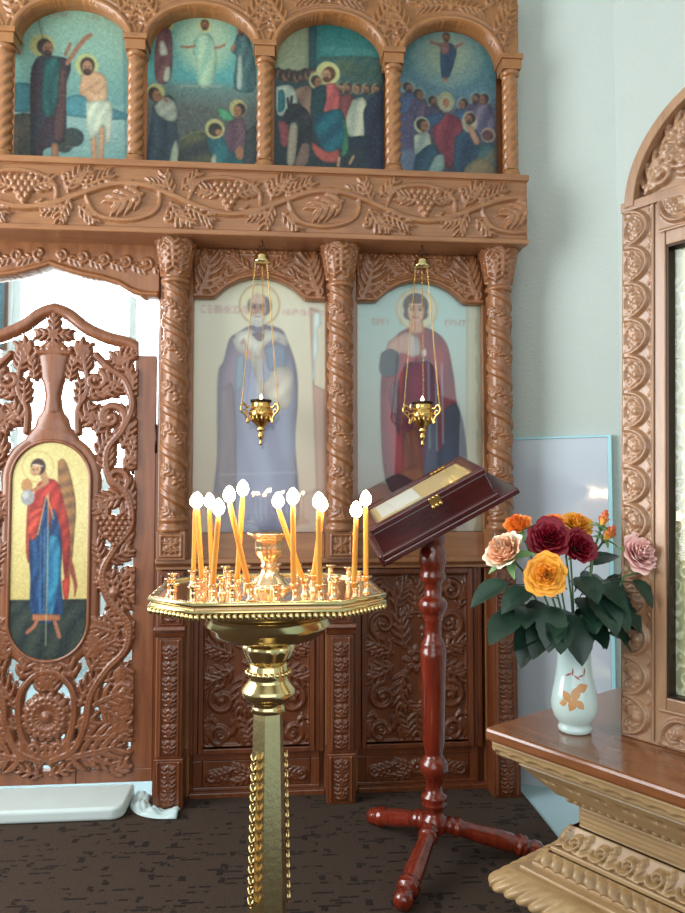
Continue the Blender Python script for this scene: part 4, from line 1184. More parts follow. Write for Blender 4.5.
def big_icon(label, x0, x1, frame, fn):
    xc = (x0 + x1) / 2; w = (x1 - x0) / 2
    T = thing('saint_icon', label, 'icon', (xc, .04, 1.247), group='saint icons in the lower row')
    c = Carve(-w, w, 0, 1.255, .004)
    p = Paint(frame, c.nx, c.nz, (200, 200, 180))
    fn(p); p.img *= .97; p.grain(1.5)
    painting(p, c, rect_clip(c), -.004, 'painted_panel', T)
    MB().box(-w, w, -.003, .012, 0, 1.255).build('icon_board', M['oak_red'], T)
    MB().box(-w - .002, w + .002, -.016, -.013, .0, 1.255).build('glass_pane', M['glass'], T)
    return T
def bishop(p):
    p.vgrad([(190, (208, 206, 172)), (300, (214, 212, 186)), (700, (206, 194, 168)), (1011, (196, 170, 144))])
    p.poly([(520, 290), (555, 300), (545, 360), (538, 460), (536, 540), (575, 560), (575, 1011), (548, 1011), (530, 520)], (176, 140, 116), False)
    p.poly([(532, 310), (556, 300), (560, 345), (546, 360), (550, 430), (538, 470), (540, 520), (530, 535)], (196, 216, 210), False)
    p.ring(356, 286, 65, 3, (178, 150, 104)); p.ell(356, 286, 62, 62, (218, 208, 160), op=.6)
    p.text('СВТ НИКОЛАЙ'[:3], 166, 292, 24, (190, 150, 140), .8); p.text('НИКОЛАЙ', 210, 292, 24, (190, 150, 140), .8); p.text('МИРЛИК ЧУД', 432, 300, 20, (190, 150, 140), .8)
    # vestments
    p.poly([(288, 375), (340, 350), (420, 360), (448, 400), (478, 490), (482, 600), (474, 720), (470, 1011), (226, 1011), (222, 760), (222, 520), (240, 470), (258, 400)], (126, 112, 130), fold=((104, 98, 122), .07, .1))
    p.poly([(274, 560), (300, 440), (430, 430), (470, 520), (474, 830), (468, 1011), (272, 1011), (276, 800)], (138, 146, 170), fold=((120, 122, 150), .06, .05))
    p.poly([(230, 570), (276, 570), (280, 1011), (226, 1011)], (122, 108, 116), fold=((108, 100, 112), .12, .0))
    p.poly([(282, 460), (310, 440), (306, 540), (280, 560)], (120, 140, 158)); p.poly([(376, 420), (432, 412), (444, 480), (402, 500), (380, 480)], (106, 122, 144))
    p.poly([(268, 400), (300, 380), (340, 400), (352, 520), (372, 540), (410, 490), (462, 496), (458, 600), (420, 620), (360, 560), (338, 500), (320, 450), (290, 440)], (206, 200, 182), fold=((176, 166, 158), .1, .7))
    p.poly([(276, 380), (330, 366), (352, 400), (372, 366), (440, 384), (444, 420), (400, 400), (360, 440), (352, 520), (338, 440), (290, 430)], (196, 196, 184))
    p.poly([(330, 380), (372, 380), (356, 405)], (110, 90, 104)); p.line([(305, 400), (320, 440)], 10, (186, 150, 130)); p.ell(318, 445, 13, 16, (190, 150, 130))
    p.line([(354, 430), (354, 640)], 16, (200, 190, 170), .5); p.line([(340, 455), (372, 455)], 8, (170, 150, 130))
    # cross marks on the stole
    for x, y in ((414, 545), (300, 410), (418, 396)): p.line([(x - 8, y), (x + 8, y)], 4, (150, 128, 130)); p.line([(x, y - 10), (x, y + 10)], 4, (150, 128, 130))
    # head: grey hair, beard, high forehead
    p.ell(356, 290, 40, 36, (84, 86, 94)); p.ell(350, 296, 28, 42, (176, 138, 114)); p.ell(350, 268, 24, 18, (196, 170, 150)); p.ell(352, 336, 25, 22, (188, 188, 180)); p.ell(350, 330, 13, 7, (206, 204, 196))
    for x in (338, 362): p.ell(x, 295, 6, 4, (40, 32, 34)); p.line([(x - 9, 286), (x + 9, 287)], 4, (80, 62, 60))
    p.line([(350, 296), (347, 316)], 4, (150, 112, 96)); p.line([(342, 325), (360, 325)], 3, (140, 90, 84))
    p.poly([(147, 900), (230, 890), (230, 1011), (147, 1011)], (176, 140, 120), op=.6); p.poly([(468, 900), (575, 880), (575, 1011), (468, 1011)], (176, 140, 120), op=.5)
    p.line([(226, 830), (480, 822)], 3, (186, 186, 190), .6)
def healer(p):
    p.vgrad([(205, (166, 204, 200)), (420, (178, 204, 198)), (800, (176, 180, 174)), (1011, (164, 140, 124))])
    p.poly([(446, 270), (500, 270), (500, 1011), (440, 1011), (442, 600)], (176, 172, 140), op=.7)
    p.ell(282, 296, 68, 66, (206, 200, 166), op=.75); p.ring(282, 296, 66, 2.5, (186, 168, 130))
    p.text('ВМЧ', 136, 328, 22, (178, 140, 134), .7); p.text('ПАНТ', 376, 328, 20, (178, 140, 134), .7)
    # tunic and cloak
    p.poly([(196, 400), (250, 358), (318, 356), (376, 400), (400, 500), (412, 600), (436, 700), (440, 860), (400, 1000), (250, 1000), (230, 880), (178, 840), (164, 660), (168, 500)], (146, 44, 58), fold=((104, 30, 48), .06, .1))
    p.poly([(240, 470), (330, 470), (350, 620), (350, 760), (330, 860), (250, 820), (230, 640)], (120, 52, 78), fold=((86, 40, 66), .07, .05))
    p.poly([(190, 400), (240, 372), (286, 380), (294, 440), (260, 446), (236, 440), (180, 452)], (178, 142, 128)); p.poly([(256, 380), (282, 384), (292, 430), (286, 446), (254, 446)], (200, 190, 184), fold=((160, 150, 150), .1, .3))
    p.poly([(166, 440), (196, 426), (222, 444), (220, 500), (196, 516), (166, 508), (160, 480)], (50, 66, 80)); p.poly([(190, 560), (222, 520), (226, 700), (200, 640)], (66, 50, 76), op=.7)
    p.ell(306, 436, 8, 14, (206, 200, 196)); p.line([(296, 452), (318, 470)], 8, (70, 60, 90))
    p.poly([(372, 620), (410, 600), (436, 690), (440, 830), (390, 990), (330, 960), (340, 800), (366, 720)], (44, 52, 76), fold=((60, 72, 98), .06, .1)); p.poly([(316, 640), (340, 640), (350, 850), (320, 930), (300, 840)], (76, 98, 122), op=.8)
    for x, y in ((366, 730), (346, 752), (322, 744)): p.line([(x - 3, 470), (x, y)], 6, (132, 164, 176), .8)
    p.poly([(236, 700), (280, 690), (300, 880), (240, 880)], (130, 72, 58), fold=((96, 50, 48), .1, .1)); p.poly([(226, 820), (300, 810), (290, 880), (240, 900)], (150, 96, 70), op=.7)
    p.poly([(176, 840), (230, 830), (300, 880), (260, 930), (200, 890)], (70, 36, 50))
    p.line([(262, 330), (262, 362)], 10, (186, 146, 122)); p.poly([(262, 330), (298, 330), (302, 366), (280, 376), (258, 366)], (184, 142, 120))
    # young beardless head, dark curly hair
    p.ell(279, 282, 41, 40, (62, 50, 50)); p.ell(279, 312, 40, 22, (62, 50, 50)); p.ell(279, 301, 27, 37, (200, 162, 140)); p.ell(279, 262, 32, 14, (66, 52, 50))
    for x in (267, 293): p.ell(x, 296, 5.5, 3.6, (44, 36, 38)); p.line([(x - 9, 286), (x + 8, 286)], 3, (70, 52, 50))
    p.line([(279, 294), (277, 312)], 3.5, (160, 116, 100)); p.line([(270, 322), (288, 322)], 4, (160, 84, 84))
    p.poly([(88, 900), (180, 860), (200, 1011), (88, 1011)], (164, 96, 84), op=.6)
big_icon('glazed icon of grey-bearded bishop in pale vestments between left and middle columns', -.71, -.066, (144, 199, 572, 1011), bishop)
big_icon('glazed icon of dark-haired young saint in red cloak behind the lectern', .09, .724, (86, 205, 492, 1011), healer)

# ================================================================== CANDLE STAND
CUPS = [(-.21, .005), (-.204, -.088), (-.187, -.172), (-.143, -.216), (-.173, .063), (-.137, -.094), (-.139, -.150), (-.131, .059), (-.107, -.188),
        (-.103, .146), (-.098, -.08), (-.07, -.218), (-.064, -.117), (-.055, .16), (-.036, -.175), (.013, -.216), (.051, -.195), (.07, .179),
        (.075, -.112), (.095, -.06), (.122, .103), (.100, -.213), (.151, .147), (.142, -.083), (.130, -.165), (.190, .096), (.203, .009), (.207, -.088), (.172, -.178),
        (-.15, .14), (.02, .19), (-.09, .05), (.10, .04)]
CAND = [(4, (-.170, .056), .187), (5, (-.147, -.100), .190), (7, (-.137, .052), .187), (8, (-.096, -.202), .178), (14, (-.074, -.189), .202), (12, (-.053, -.126), .214),
        (18, (.022, -.115), .189), (16, (.049, -.205), .198), (21, (.099, -.222), .190), (19, (.114, -.068), .181), (28, (.175, -.190), .172), (27, (.206, -.095), .193)]
SX, SY, SZ = -.312, -1.885, 1.232

def candle_stand():
    T = thing('candle_stand', 'tall polished brass candle stand with octagonal tray of small candle cups', 'candle stand', (SX, SY, 0), (0, 0, R(1)))
    w, c = .236, .096
    oct_ = [(-w + c, -w), (w - c, -w), (w, -w + c), (w, w - c), (w - c, w), (-w + c, w), (-w, w - c), (-w, -w + c)]
    sc = lambda k: [(p[0] * k, p[1] * k) for p in oct_]
    m = MB()
    m.prism(oct_, SZ - .012, SZ, plane='xy')
    tray = m.build('tray', M['copper_brass'], T, bevel=.002)
    # raised edge, rim band and its row of beads
    m = MB()
    o1 = [Vector((p[0], p[1], SZ + .002)) for p in sc(1.0)]
    m.tube(o1, .006, 8, closed=True)
    o2 = [Vector((p[0], p[1], SZ - .012)) for p in sc(1.004)]
    m.tube(o2, .005, 8, closed=True)
    n = len(oct_)
    for i in range(n):
        a, b = Vector(sc(1.008)[i] + (0,)), Vector(sc(1.008)[(i + 1) % n] + (0,))
        L = (b - a).length; k = int(L / .0115)
        for j in range(k):
            p = a.lerp(b, (j + .5) / k)
            m.ball((p.x, p.y, SZ - .021), (.0052, .0052, .007), 8, 6)
    m.build('beaded_rim', M['brass'], T)
    m = MB()
    P = [(.225, SZ - .012), (.215, SZ - .03), (.15, SZ - .05), (.135, 1.168), (.142, 1.158), (.128, 1.148), (.124, 1.138), (.110, 1.128), (.075, 1.122), (.052, 1.118)]
    m.lathe([(r, z) for r, z in reversed(P)], 48)
    m.build('bowl', M['brass'], T)
    m = MB()
    P = [(.040, .965), (.036, .975), (.034, .982), (.05, .992), (.056, .998), (.061, 1.008), (.058, 1.016), (.046, 1.03), (.043, 1.04), (.049, 1.046), (.044, 1.054), (.042, 1.062), (.042, 1.07)]
    m.lathe(P, 40)
    P = [(.042, 1.07), (.046, 1.08), (.053, 1.095), (.056, 1.104), (.052, 1.112), (.044, 1.118), (.05, 1.124)]
    m.lathe(P, 64, fn=lambda a, r, z: r * (1 + .05 * math.cos(a * 8)))
    for k in range(22):
        a = 2 * PI * k / 22; m.ball((.046 * math.cos(a), .046 * math.sin(a), 1.05), .006, 8, 6)
    m.build('knop', M['brass'], T)
    # hexagonal tapering pillar
    m = MB()
    hexa = lambda r, z: [(r * math.cos(R(60 * k + 18)), r * math.sin(R(60 * k + 18)), z) for k in range(6)]
    rows = [hexa(.033, .968), hexa(.034, .95), hexa(.0445, .5), hexa(.052, .16)]
    v = [p for r in rows for p in r]; f = []
    for i in range(3):
        for k in range(6): f.append((i * 6 + k, i * 6 + (k + 1) % 6, (i + 1) * 6 + (k + 1) % 6, (i + 1) * 6 + k))
    m.add(v, f, 0, False)
    m.build('pillar', M['brass_soft'], T)
    m = MB()
    m.lathe([(.2, 0.02), (.2, .035), (.16, .06), (.09, .09), (.07, .13), (.06, .165), (.045, .165)], 40)
    for k in range(4): m.ball((.16 * math.cos(R(90 * k + 45)), .16 * math.sin(R(90 * k + 45)), .024), .024)
    m.build('foot', M['brass'], T)
    # leaf strips climbing the edges of the pillar
    for name, ang in (('leaf_strip', 222), ('leaf_strip', -18), ('leaf_strip', 102)):
        m = MB(); a = R(ang)
        for k in range(15):
            z = .56 + .30 * k / 14
            r = .033 + (.968 - z) * .0246 + .002
            c0 = Vector((r * math.cos(a), r * math.sin(a), z)); t = Vector((-math.sin(a), math.cos(a), 0)); o = Vector((math.cos(a), math.sin(a), 0))
            for sd in (-1, 1):
                m.tube([c0, c0 + t * sd * .006 + o * .004 + Vector((0, 0, .008)), c0 + t * sd * .008 + o * .003 + Vector((0, 0, .02))], [.0026, .0034, .001], 6)
            m.ball(tuple(c0 + o * .002), .0026, 7, 5)
        m.build(name, M['brass'], T)
    # central goblet for the large lamp candle
    m = MB()
    P = [(.052, SZ), (.05, SZ + .006), (.04, SZ + .014), (.034, SZ + .022), (.02, SZ + .034), (.017, SZ + .044), (.02, SZ + .05), (.017, SZ + .056), (.02, SZ + .064), (.029, SZ + .076),
         (.031, SZ + .092), (.030, SZ + .106), (.034, SZ + .113), (.047, SZ + .121), (.046, SZ + .124), (.027, SZ + .116), (.02, SZ + .09), (.0, SZ + .085)]
    def flute(a, r, z):
        if z > SZ + .118: return r * (1 + .06 * math.cos(a * 10))
        if SZ + .06 < z: return r * (1 + .035 * math.cos(a * 12))
        if z < SZ + .03: return r * (1 + .05 * math.cos(a * 9))
        return r
    m.lathe(P, 72, fn=flute)
    m.build('central_cup', M['copper_brass'], T)
    # candle cups
    m = MB()
    m.lathe([(.010, 0), (.0095, .003), (.0062, .005), (.0058, .018), (.0075, .02), (.0062, .023), (.0062, .030), (.0125, .034), (.0128, .036), (.0062, .0355), (.0055, .03)], 14)
    first = m.build('candle_socket', M['copper_brass'], T, (CUPS[0][0], CUPS[0][1], SZ))
    for x, y in CUPS[1:]:
        k = first.copy(); COL.objects.link(k); k.location = (x, y, SZ)
candle_stand()

def candles():
    labels = ['leftmost lit candle on the stand, standing straight', 'second lit candle from the left, tip touching the leftmost flame', 'third lit candle from the left, in a back cup',
              'fourth lit candle from the left, lowest flame of the left cluster', 'lit candle leaning left, crossing another just left of the central cup', 'lit candle with the highest flame, crossed by a leaning one',
              'lit candle leaning left, just right of the central cup', 'upright lit candle crossed by a leaning one right of the central cup', 'upright lit candle in front, between central cup and right pair',
              'lit candle leaning right behind the upright candle right of centre', 'lit candle with lowest flame at the tray\'s right end', 'rightmost lit candle on the stand']
    for (ci, top, h), lab in zip(CAND, labels):
        bx, by = CUPS[ci]
        T = thing('candle', lab, 'candle', (SX + bx, SY + by, SZ + .024), group='lit beeswax candles on the brass stand')
        d = Vector((top[0] - bx, top[1] - by, h - .038)); d = d * 1.03
        n = d.normalized()
        m = MB(); P = [d * (k / 8) - n * .0 for k in range(9)]
        m.tube(P, [.0054] * 8 + [.0044], 12); m.build('wax_stick', M['wax'], T)
        m = MB(); m.tube([d - n * .002, d + n * .004 + Vector((0, 0, .002))], .0009, 6); m.build('wick', M['wick'], T)
        m = MB()
        m.lathe([(0.0005, -.001), (.0068, .002), (.0108, .007), (.0121, .013), (.0112, .019), (.0084, .025), (.0045, .030), (.0004, .033)], 16, Matrix.Translation(d + n * .002))
        m.build('flame', M['flame'], T)
candles()

# ================================================================== HANGING LAMPS
def lamp(x, label, rot):
    T = thing('hanging_lamp', label, 'lamp', (x, -.135, 1.65), (0, 0, R(rot)), 'brass oil lamps hanging before the icons')
    z = lambda v: v - 1.65
    m = MB()
    m.lathe([(.0, z(1.66)), (.006, z(1.662)), (.009, z(1.672)), (.005, z(1.68)), (.008, z(1.69)), (.013, z(1.70)), (.014, z(1.712)), (.008, z(1.72)), (.016, z(1.728)), (.022, z(1.735)), (.012, z(1.742)),
             (.02, z(1.75)), (.034, z(1.765)), (.050, z(1.79)), (.057, z(1.81)), (.054, z(1.822)), (.044, z(1.832)), (.043, z(1.85)), (.046, z(1.862))], 40)
    body = m.build('lamp_bowl', M['lamp_gold'], T)
    m = MB()
    for k in range(26):
        a = 2 * PI * k / 26
        m.ball((.056 * math.cos(a), .056 * math.sin(a), z(1.813)), .0045, 6, 5); m.ball((.046 * math.cos(a), .046 * math.sin(a), z(1.838)), .003, 6, 5)
        if k % 2 == 0:
            m.tube([(.05 * math.cos(a), .05 * math.sin(a), z(1.80)), (.044 * math.cos(a), .044 * math.sin(a), z(1.778)), (.033 * math.cos(a + .1), .033 * math.sin(a + .1), z(1.766))], [.004, .005, .002], 6)
    m.build('filigree', M['lamp_gold'], body)
    m = MB(); m.lathe([(.046, z(1.86)), (.05, z(1.864)), (.05, z(1.872)), (.044, z(1.873)), (.042, z(1.866)), (.0, z(1.863))], 32); m.build('oil_cup', M['dark_metal'], T)
    for k in range(3):
        a = R(205 + 120 * k); c, s_ = math.cos(a), math.sin(a)
        pr = [(.05, 1.80), (.062, 1.772), (.07, 1.768), (.066, 1.782), (.078, 1.80), (.096, 1.815), (.1, 1.835), (.09, 1.85), (.078, 1.846), (.07, 1.835), (.058, 1.838)]
        m = MB(); q = spline(pr, 4); m.tube([(r * c, r * s_, z(h)) for r, h in q], [.0055] * len(q), 8)
        q = spline([(.078, 1.80), (.07, 1.812), (.078, 1.825), (.09, 1.822)], 4); m.tube([(r * c, r * s_, z(h)) for r, h in q], .0035, 6)
        m.ball((.095 * c, .095 * s_, z(1.853)), .006, 8, 6); m.ball((.064 * c, .064 * s_, z(1.766)), .006, 8, 6)
        m.build('lamp_arm', M['lamp_gold'], T)
        # chain from the arm to the bell cap
        m = MB(); p0 = Vector((.095 * c, .095 * s_, z(1.856))); p1 = Vector((.03 * c, .03 * s_, z(2.535))); n = 58
        d = (p1 - p0).normalized(); ux = d.cross(Vector((c, s_, 0))).normalized(); uy_ = d.cross(ux)
        for i in range(n):
            q = p0.lerp(p1, (i + .5) / n); e = ux if i % 2 else uy_
            h = (p1 - p0).length / n * .66
            m.tube([q + d * h * math.cos(t) + e * .0030 * math.sin(t) for t in np.linspace(0, 2 * PI, 7)[:-1]], .0012, 4, closed=True)
        m.build('chain', M['lamp_gold'], T)
    m = MB(); m.lathe([(.04, z(2.522)), (.042, z(2.526)), (.036, z(2.536)), (.034, z(2.552)), (.028, z(2.566)), (.012, z(2.572)), (.006, z(2.58)), (.0, z(2.582))], 32); m.build('bell_cap', M['brass'], T)
    m = MB(); m.tube([(.012 * math.cos(t), 0, z(2.593) + .012 * math.sin(t)) for t in np.linspace(0, 2 * PI, 17)[:-1]], .0025, 6, closed=True)
    m.tube([(0, 0, z(2.603)), (.006, 0, z(2.612)), (0, 0, z(2.63))], .003, 6); m.build('hook', M['dark_metal'], T)
    m = MB(); m.lathe([(.0005, z(1.87)), (.006, z(1.876)), (.0075, z(1.882)), (.005, z(1.89)), (.0004, z(1.9))], 12); m.build('lamp_flame', M['flame_small'], T)
lamp(-.377, 'lit gilt oil lamp on chains before the bearded bishop icon', 0)
lamp(.388, 'gilt oil lamp on chains before the young saint in red', -10)

# ================================================================== LECTERN
def lectern():
    lx, ly = .322, -.655
    T = thing('lectern', 'turned mahogany lectern with slanted board on three legs', 'lectern', (lx, ly, 0))
    m = MB()
    P = [(.0, .10), (.03, .102), (.05, .12), (.05, .17), (.036, .18), (.034, .20), (.05, .215), (.052, .225), (.046, .235), (.052, .245), (.05, .255), (.034, .265), (.032, .29), (.038, .32), (.052, .34), (.057, .36), (.054, .385),
         (.04, .40), (.034, .41), (.036, .42), (.044, .46), (.046, .60), (.052, .79), (.053, .82), (.046, .83), (.05, .84), (.044, .85), (.034, .87), (.034, .93), (.042, .94), (.034, .95), (.05, .965), (.058, .985), (.058, 1.005), (.05, 1.02), (.034, 1.03),
         (.034, 1.075), (.042, 1.085), (.052, 1.10), (.052, 1.115), (.044, 1.13), (.05, 1.14), (.056, 1.17), (.052, 1.21), (.044, 1.23), (.05, 1.24), (.05, 1.33)]
    m.lathe(P, 36); post = m.build('post', M['mahogany'], T)
    feet = [(.117 - lx, -.33 - ly), (.134 - lx, -1.0 - ly), (.735 - lx, -.69 - ly)]
    for fx, fy in feet:
        L = math.hypot(fx, fy); a = math.atan2(fy, fx)
        p0 = Vector((.03, 0, .145)); p1 = Vector((L, 0, .036)); d = p1 - p0; ln = d.length
        rot = d.to_track_quat('Z', 'Y').to_matrix().to_4x4()
        prof = [(.02, 0), (.03, .02), (.036, .03), (.03, .04), (.034, .05), (.040, .06), (.034, .07), (.03, .075), (.033, .12), (.037, .22), (.036, .27), (.03, .285), (.04, .296), (.042, .303), (.034, .31), (.042, .318), (.04, .326), (.028, .334), (.03, .345), (.036, .36), (.035, .38), (.024, .395), (.0, .4)]
        k = ln / .385
        m = MB(); m.lathe([(r, z * k) for r, z in prof], 24, Matrix.Rotation(a, 4, 'Z') @ Matrix.Translation(p0) @ rot); m.build('leg', M['mahogany'], T)
    # slanted board: its frame is turned, raised to the right and rolled towards the nave
    Rm = Matrix.Rotation(R(10), 4, 'X') @ Matrix.Rotation(R(-29), 4, 'Y')
    B = Matrix.Translation((.02, 0, 1.348)) @ Rm
    m = MB(); m.box(-.275, .30, -.2, .2, -.018, .006, T=B).box(-.288, -.268, -.2, .2, -.018, .03, T=B)
    m.box(-.08, .08, -.1, .1, -.045, -.017, T=B); m.build('slanted_board', M['mahogany_dark'], T, bevel=.006)
    # glass topped case lying on the board
    C_ = thing('icon_case', 'flat dark red glazed case with brass clasps on the slanted lectern board', 'icon case')
    C_.matrix_world = Matrix.Translation((lx, ly, 0)) @ B @ Matrix.Translation((0, 0, .0065))
    x0, x1, y0, y1, h = -.262, .215, -.185, .165, .105
    m = MB(); m.box(x0, x1, y0, y1, 0, .01).box(x0, x1, y0, y0 + .02, 0.01, h).box(x0, x1, y1 - .02, y1, .01, h).box(x0, x0 + .02, y0 + .02, y1 - .02, .01, h).box(x1 - .02, x1, y0 + .02, y1 - .02, .01, h)
    m.box(x0 - .012, x1 + .012, y0 - .012, y1 + .01, 0, .018)
    body = m.build('case_body', M['mahogany_dark'], C_, bevel=.004)
    m = MB(); z0, z1 = h + .001, h + .022; t = .034
    m.box(x0 - .006, x1 + .006, y0 - .008, y0 + t, z0, z1).box(x0 - .006, x1 + .006, y1 - t, y1 + .006, z0, z1).box(x0 - .006, x0 + t, y0 + t, y1 - t, z0, z1).box(x1 - t, x1 + .006, y0 + t, y1 - t, z0, z1)
    lid = m.build('lid_frame', M['mahogany_dark'], C_, bevel=.005)
    MB().box(x0 + t, x1 - t, y0 + t, y1 - t, z0 + .016, z0 + .018).build('lid_glass', M['case_glass'], lid)
    m = MB(); m.box(x0 + .0345, x1 - .0345, y0 + .0345, y1 - .0345, .011, h + .011); m.build('lining', M['velvet'], C_)
    m = MB(); m.box(-.2, -.03, -.09, .11, h + .0112, h + .0135); m.build('paper_sheet', M['paper'], C_)['label'] = 'white sheet under the glass'
    m = MB()
    for cx in (-.0,):
        m.box(cx - .022, cx + .022, y0 - .0125, y0 - .009, h - .02, h + .018)
        for k in range(3): m.ball((cx + (k - 1) * .016, y0 - .013, h - .016), .008, 8, 6); m.ball((cx + (k - 1) * .016, y0 - .013, h + .016), .006, 8, 6)
    m.build('clasp', M['lamp_gold'], C_)
    m = MB()
    for k in range(4): m.ball((.10 + .018 * (k - 1.5), y1 - t - .004, z1), (.009, .006, .004), 8, 6)
    m.build('clasp', M['lamp_gold'], C_)
lectern()

# ================================================================== SHRINE (table + icon cabinet)
AK = R(-57); K0 = Vector((.231, -1.688, 0))
UK = Vector((math.cos(AK), math.sin(AK), 0)); VK = Vector((-UK.y, UK.x, 0))
def shrine_table():
    W, Dp = 1.11, .92
    T = thing('shrine_table', 'stepped oak shrine table with carved mouldings carrying the rose vase', 'table', K0, (0, 0, AK))
    def slab(name, t, z0, z1, mat, prof=None, bev=.004):
        m = MB(); m.box(t, W - t, t, Dp, z0, z1); return m.build(name, M[mat], T, bevel=bev)
    slab('tabletop', 0, .818, .85, 'table_oak', bev=.008)
    def moulding(name, t, z0, z1, proj, fn, mat, res=.0035, flare=None):
        """a moulding strip along front and both ends; the relief is drawn once per side"""
        fm = 0. if flare is None else max(0., float(flare(0.)), float(flare(1.)))
        m = MB(); m.box(t + .002 + fm, W - t - .002 - fm, t + .002 + fm, Dp, z0, z1)
        core = m.build(name, M[mat], T)
        for side in (0, 1):
            L = (W - 2 * t) if side == 0 else (Dp - t)
            c = Carve(0, L, z0, z1, res)
            fn(c, L, z0, z1)
            X, Z = np.meshgrid(c.xs, c.zs)
            off = -c.h; f_ = np.zeros_like(Z) if flare is None else flare((Z - z0) / (z1 - z0))
            off = off + f_
            if side == 0: P = np.stack([t + f_ + X / L * (L - 2 * f_), t + off, Z], -1)
            else: P = np.stack([t + off, Dp - X / L * (L - f_), Z], -1)
            def extra(V, q, side=side):
                if side == 0: return skirt(V, q, lambda B: np.stack([B[:, 0], np.maximum(B[:, 1], t + .012 + fm), B[:, 2]], -1))
                return skirt(V, q, lambda B: np.stack([np.maximum(B[:, 0], t + .012 + fm), B[:, 1], B[:, 2]], -1))
            link('carved_strip', grid_mesh('carved_strip', P, None, extra, M[mat]), core)
        return core
    # scalloped apron under the top
    def scallop(c, L, z0, z1):
        X, Z = np.meshgrid(c.xs, c.zs)
        n = int(L / .05)
        edge = z0 + .006 + .007 * np.abs(np.sin(PI * X / L * n)) ** .7
        c.h[:] = np.clip((Z - edge) / .004, 0, 1) * .012 + .003 * np.clip((Z - z1 + .008) / .003, 0, 1)
    moulding('scalloped_apron', .02, .784, .818, 0, scallop, 'pale_oak')
    moulding('cove_moulding', .036, .764, .786, 0, lambda c, L, z0, z1: None, 'pale_oak', flare=lambda s: .03 * (1 - s))
    def holes(c, L, z0, z1):
        c.h[:] = .016
        n = int(L / .075)
        for k in range(n):
            x = (k + .5) * L / n
            i0, i1, k0, k1 = c._sl(x - .02, x + .02, z0 + .03, z0 + .056)
            X = c.xs[None, i0:i1]; Z = c.zs[k0:k1, None]
            c.h[k0:k1, i0:i1] -= .02 * np.exp(-((np.abs(X - x) - .011) / .0065) ** 2 - ((Z - z0 - .043) / .007) ** 2)
    moulding('drilled_moulding', .066, .696, .766, 0, holes, 'pale_oak', flare=lambda s: .066 * (1 - s))
    def beads(c, L, z0, z1):
        n = int(L / .022)
        for k in range(n): c.dome(((k + .5) * L / n, (z0 + z1) / 2), .0098, .015)
    moulding('bead_moulding', .142, .676, .698, 0, beads, 'pale_oak')
    def ribs(c, L, z0, z1):
        for k in range(6):
            z = z0 + (k + .5) * (z1 - z0) / 6
            c.stroke([(0, z), (L, z)], .006, .006)
    moulding('ribbed_neck', .166, .612, .678, 0, ribs, 'pale_oak')
    def ros(c, L, z0, z1):
        n = int(L / .07)
        for k in range(n):
            x = (k + .5) * L / n; zc = (z0 + z1) / 2
            c.scroll((x, zc), .021, R(200), 1.25, 1, .0036, .019, boss=False); c.flower((x, zc), .010, 6, .018)
            c.leaf((x + .026, z0 + .006), R(85), .036, .012, 4, .013, .5); c.leaf((x + .032, z1 - .004), R(255), .03, .010, 4, .012, .5)
            c.stroke([(x - .04, z0 + .004), (x - .02, z0 + .012), (x + .01, z0 + .006), (x + .04, z0 + .004)], .004, .012)
    moulding('rosette_moulding', .134, .566, .618, 0, ros, 'pale_oak', res=.0026, flare=lambda s: .028 * s - .012)
    slab('step', .112, .552, .566, 'pale_oak')
    def rope(c, L, z0, z1):
        n = int(L / .03)
        for k in range(n):
            x = (k + .5) * L / n
            c.stroke([(x - .014, z1 - .003), (x - .004, (z0 + z1) / 2 + .004), (x + .014, z0 + .003)], [.005, .009, .005], .021, .2)
    moulding('rope_moulding', .096, .524, .552, 0, rope, 'pale_oak', flare=lambda s: .02 * s - .008)
    slab('step', .058, .504, .516, 'pale_oak')
    m = MB(); m.box(.08, W - .08, .08, Dp, .514, .526); m.build('step', M['pale_oak'], T, bevel=.003)
    def twist(c, L, z0, z1):
        X, Z = np.meshgrid(c.xs, c.zs); s_ = (Z - z0) / (z1 - z0)
        n = L / .036
        ph = (X / L * n - s_ * .9)
        c.h[:] = .022 * np.sqrt(np.clip(1 - (2 * s_ - 1) ** 2, 0, 1)) * .6 + .010 * np.abs(np.sin(PI * ph))
    moulding('gadroon_moulding', .02, .455, .504, 0, twist, 'pale_oak', flare=lambda s: .034 * s ** 2 - .008)
    m = MB(); m.box(.05, W - .05, .05, Dp, .44, .456).box(.043, W - .043, .043, Dp, .496, .5045); m.build('step', M['pale_oak'], T)
    m = MB(); m.box(.09, W - .09, .09, Dp, 0.009, .44); m.build('cabinet_body', M['kiot_oak'], T, bevel=.004)
shrine_table()

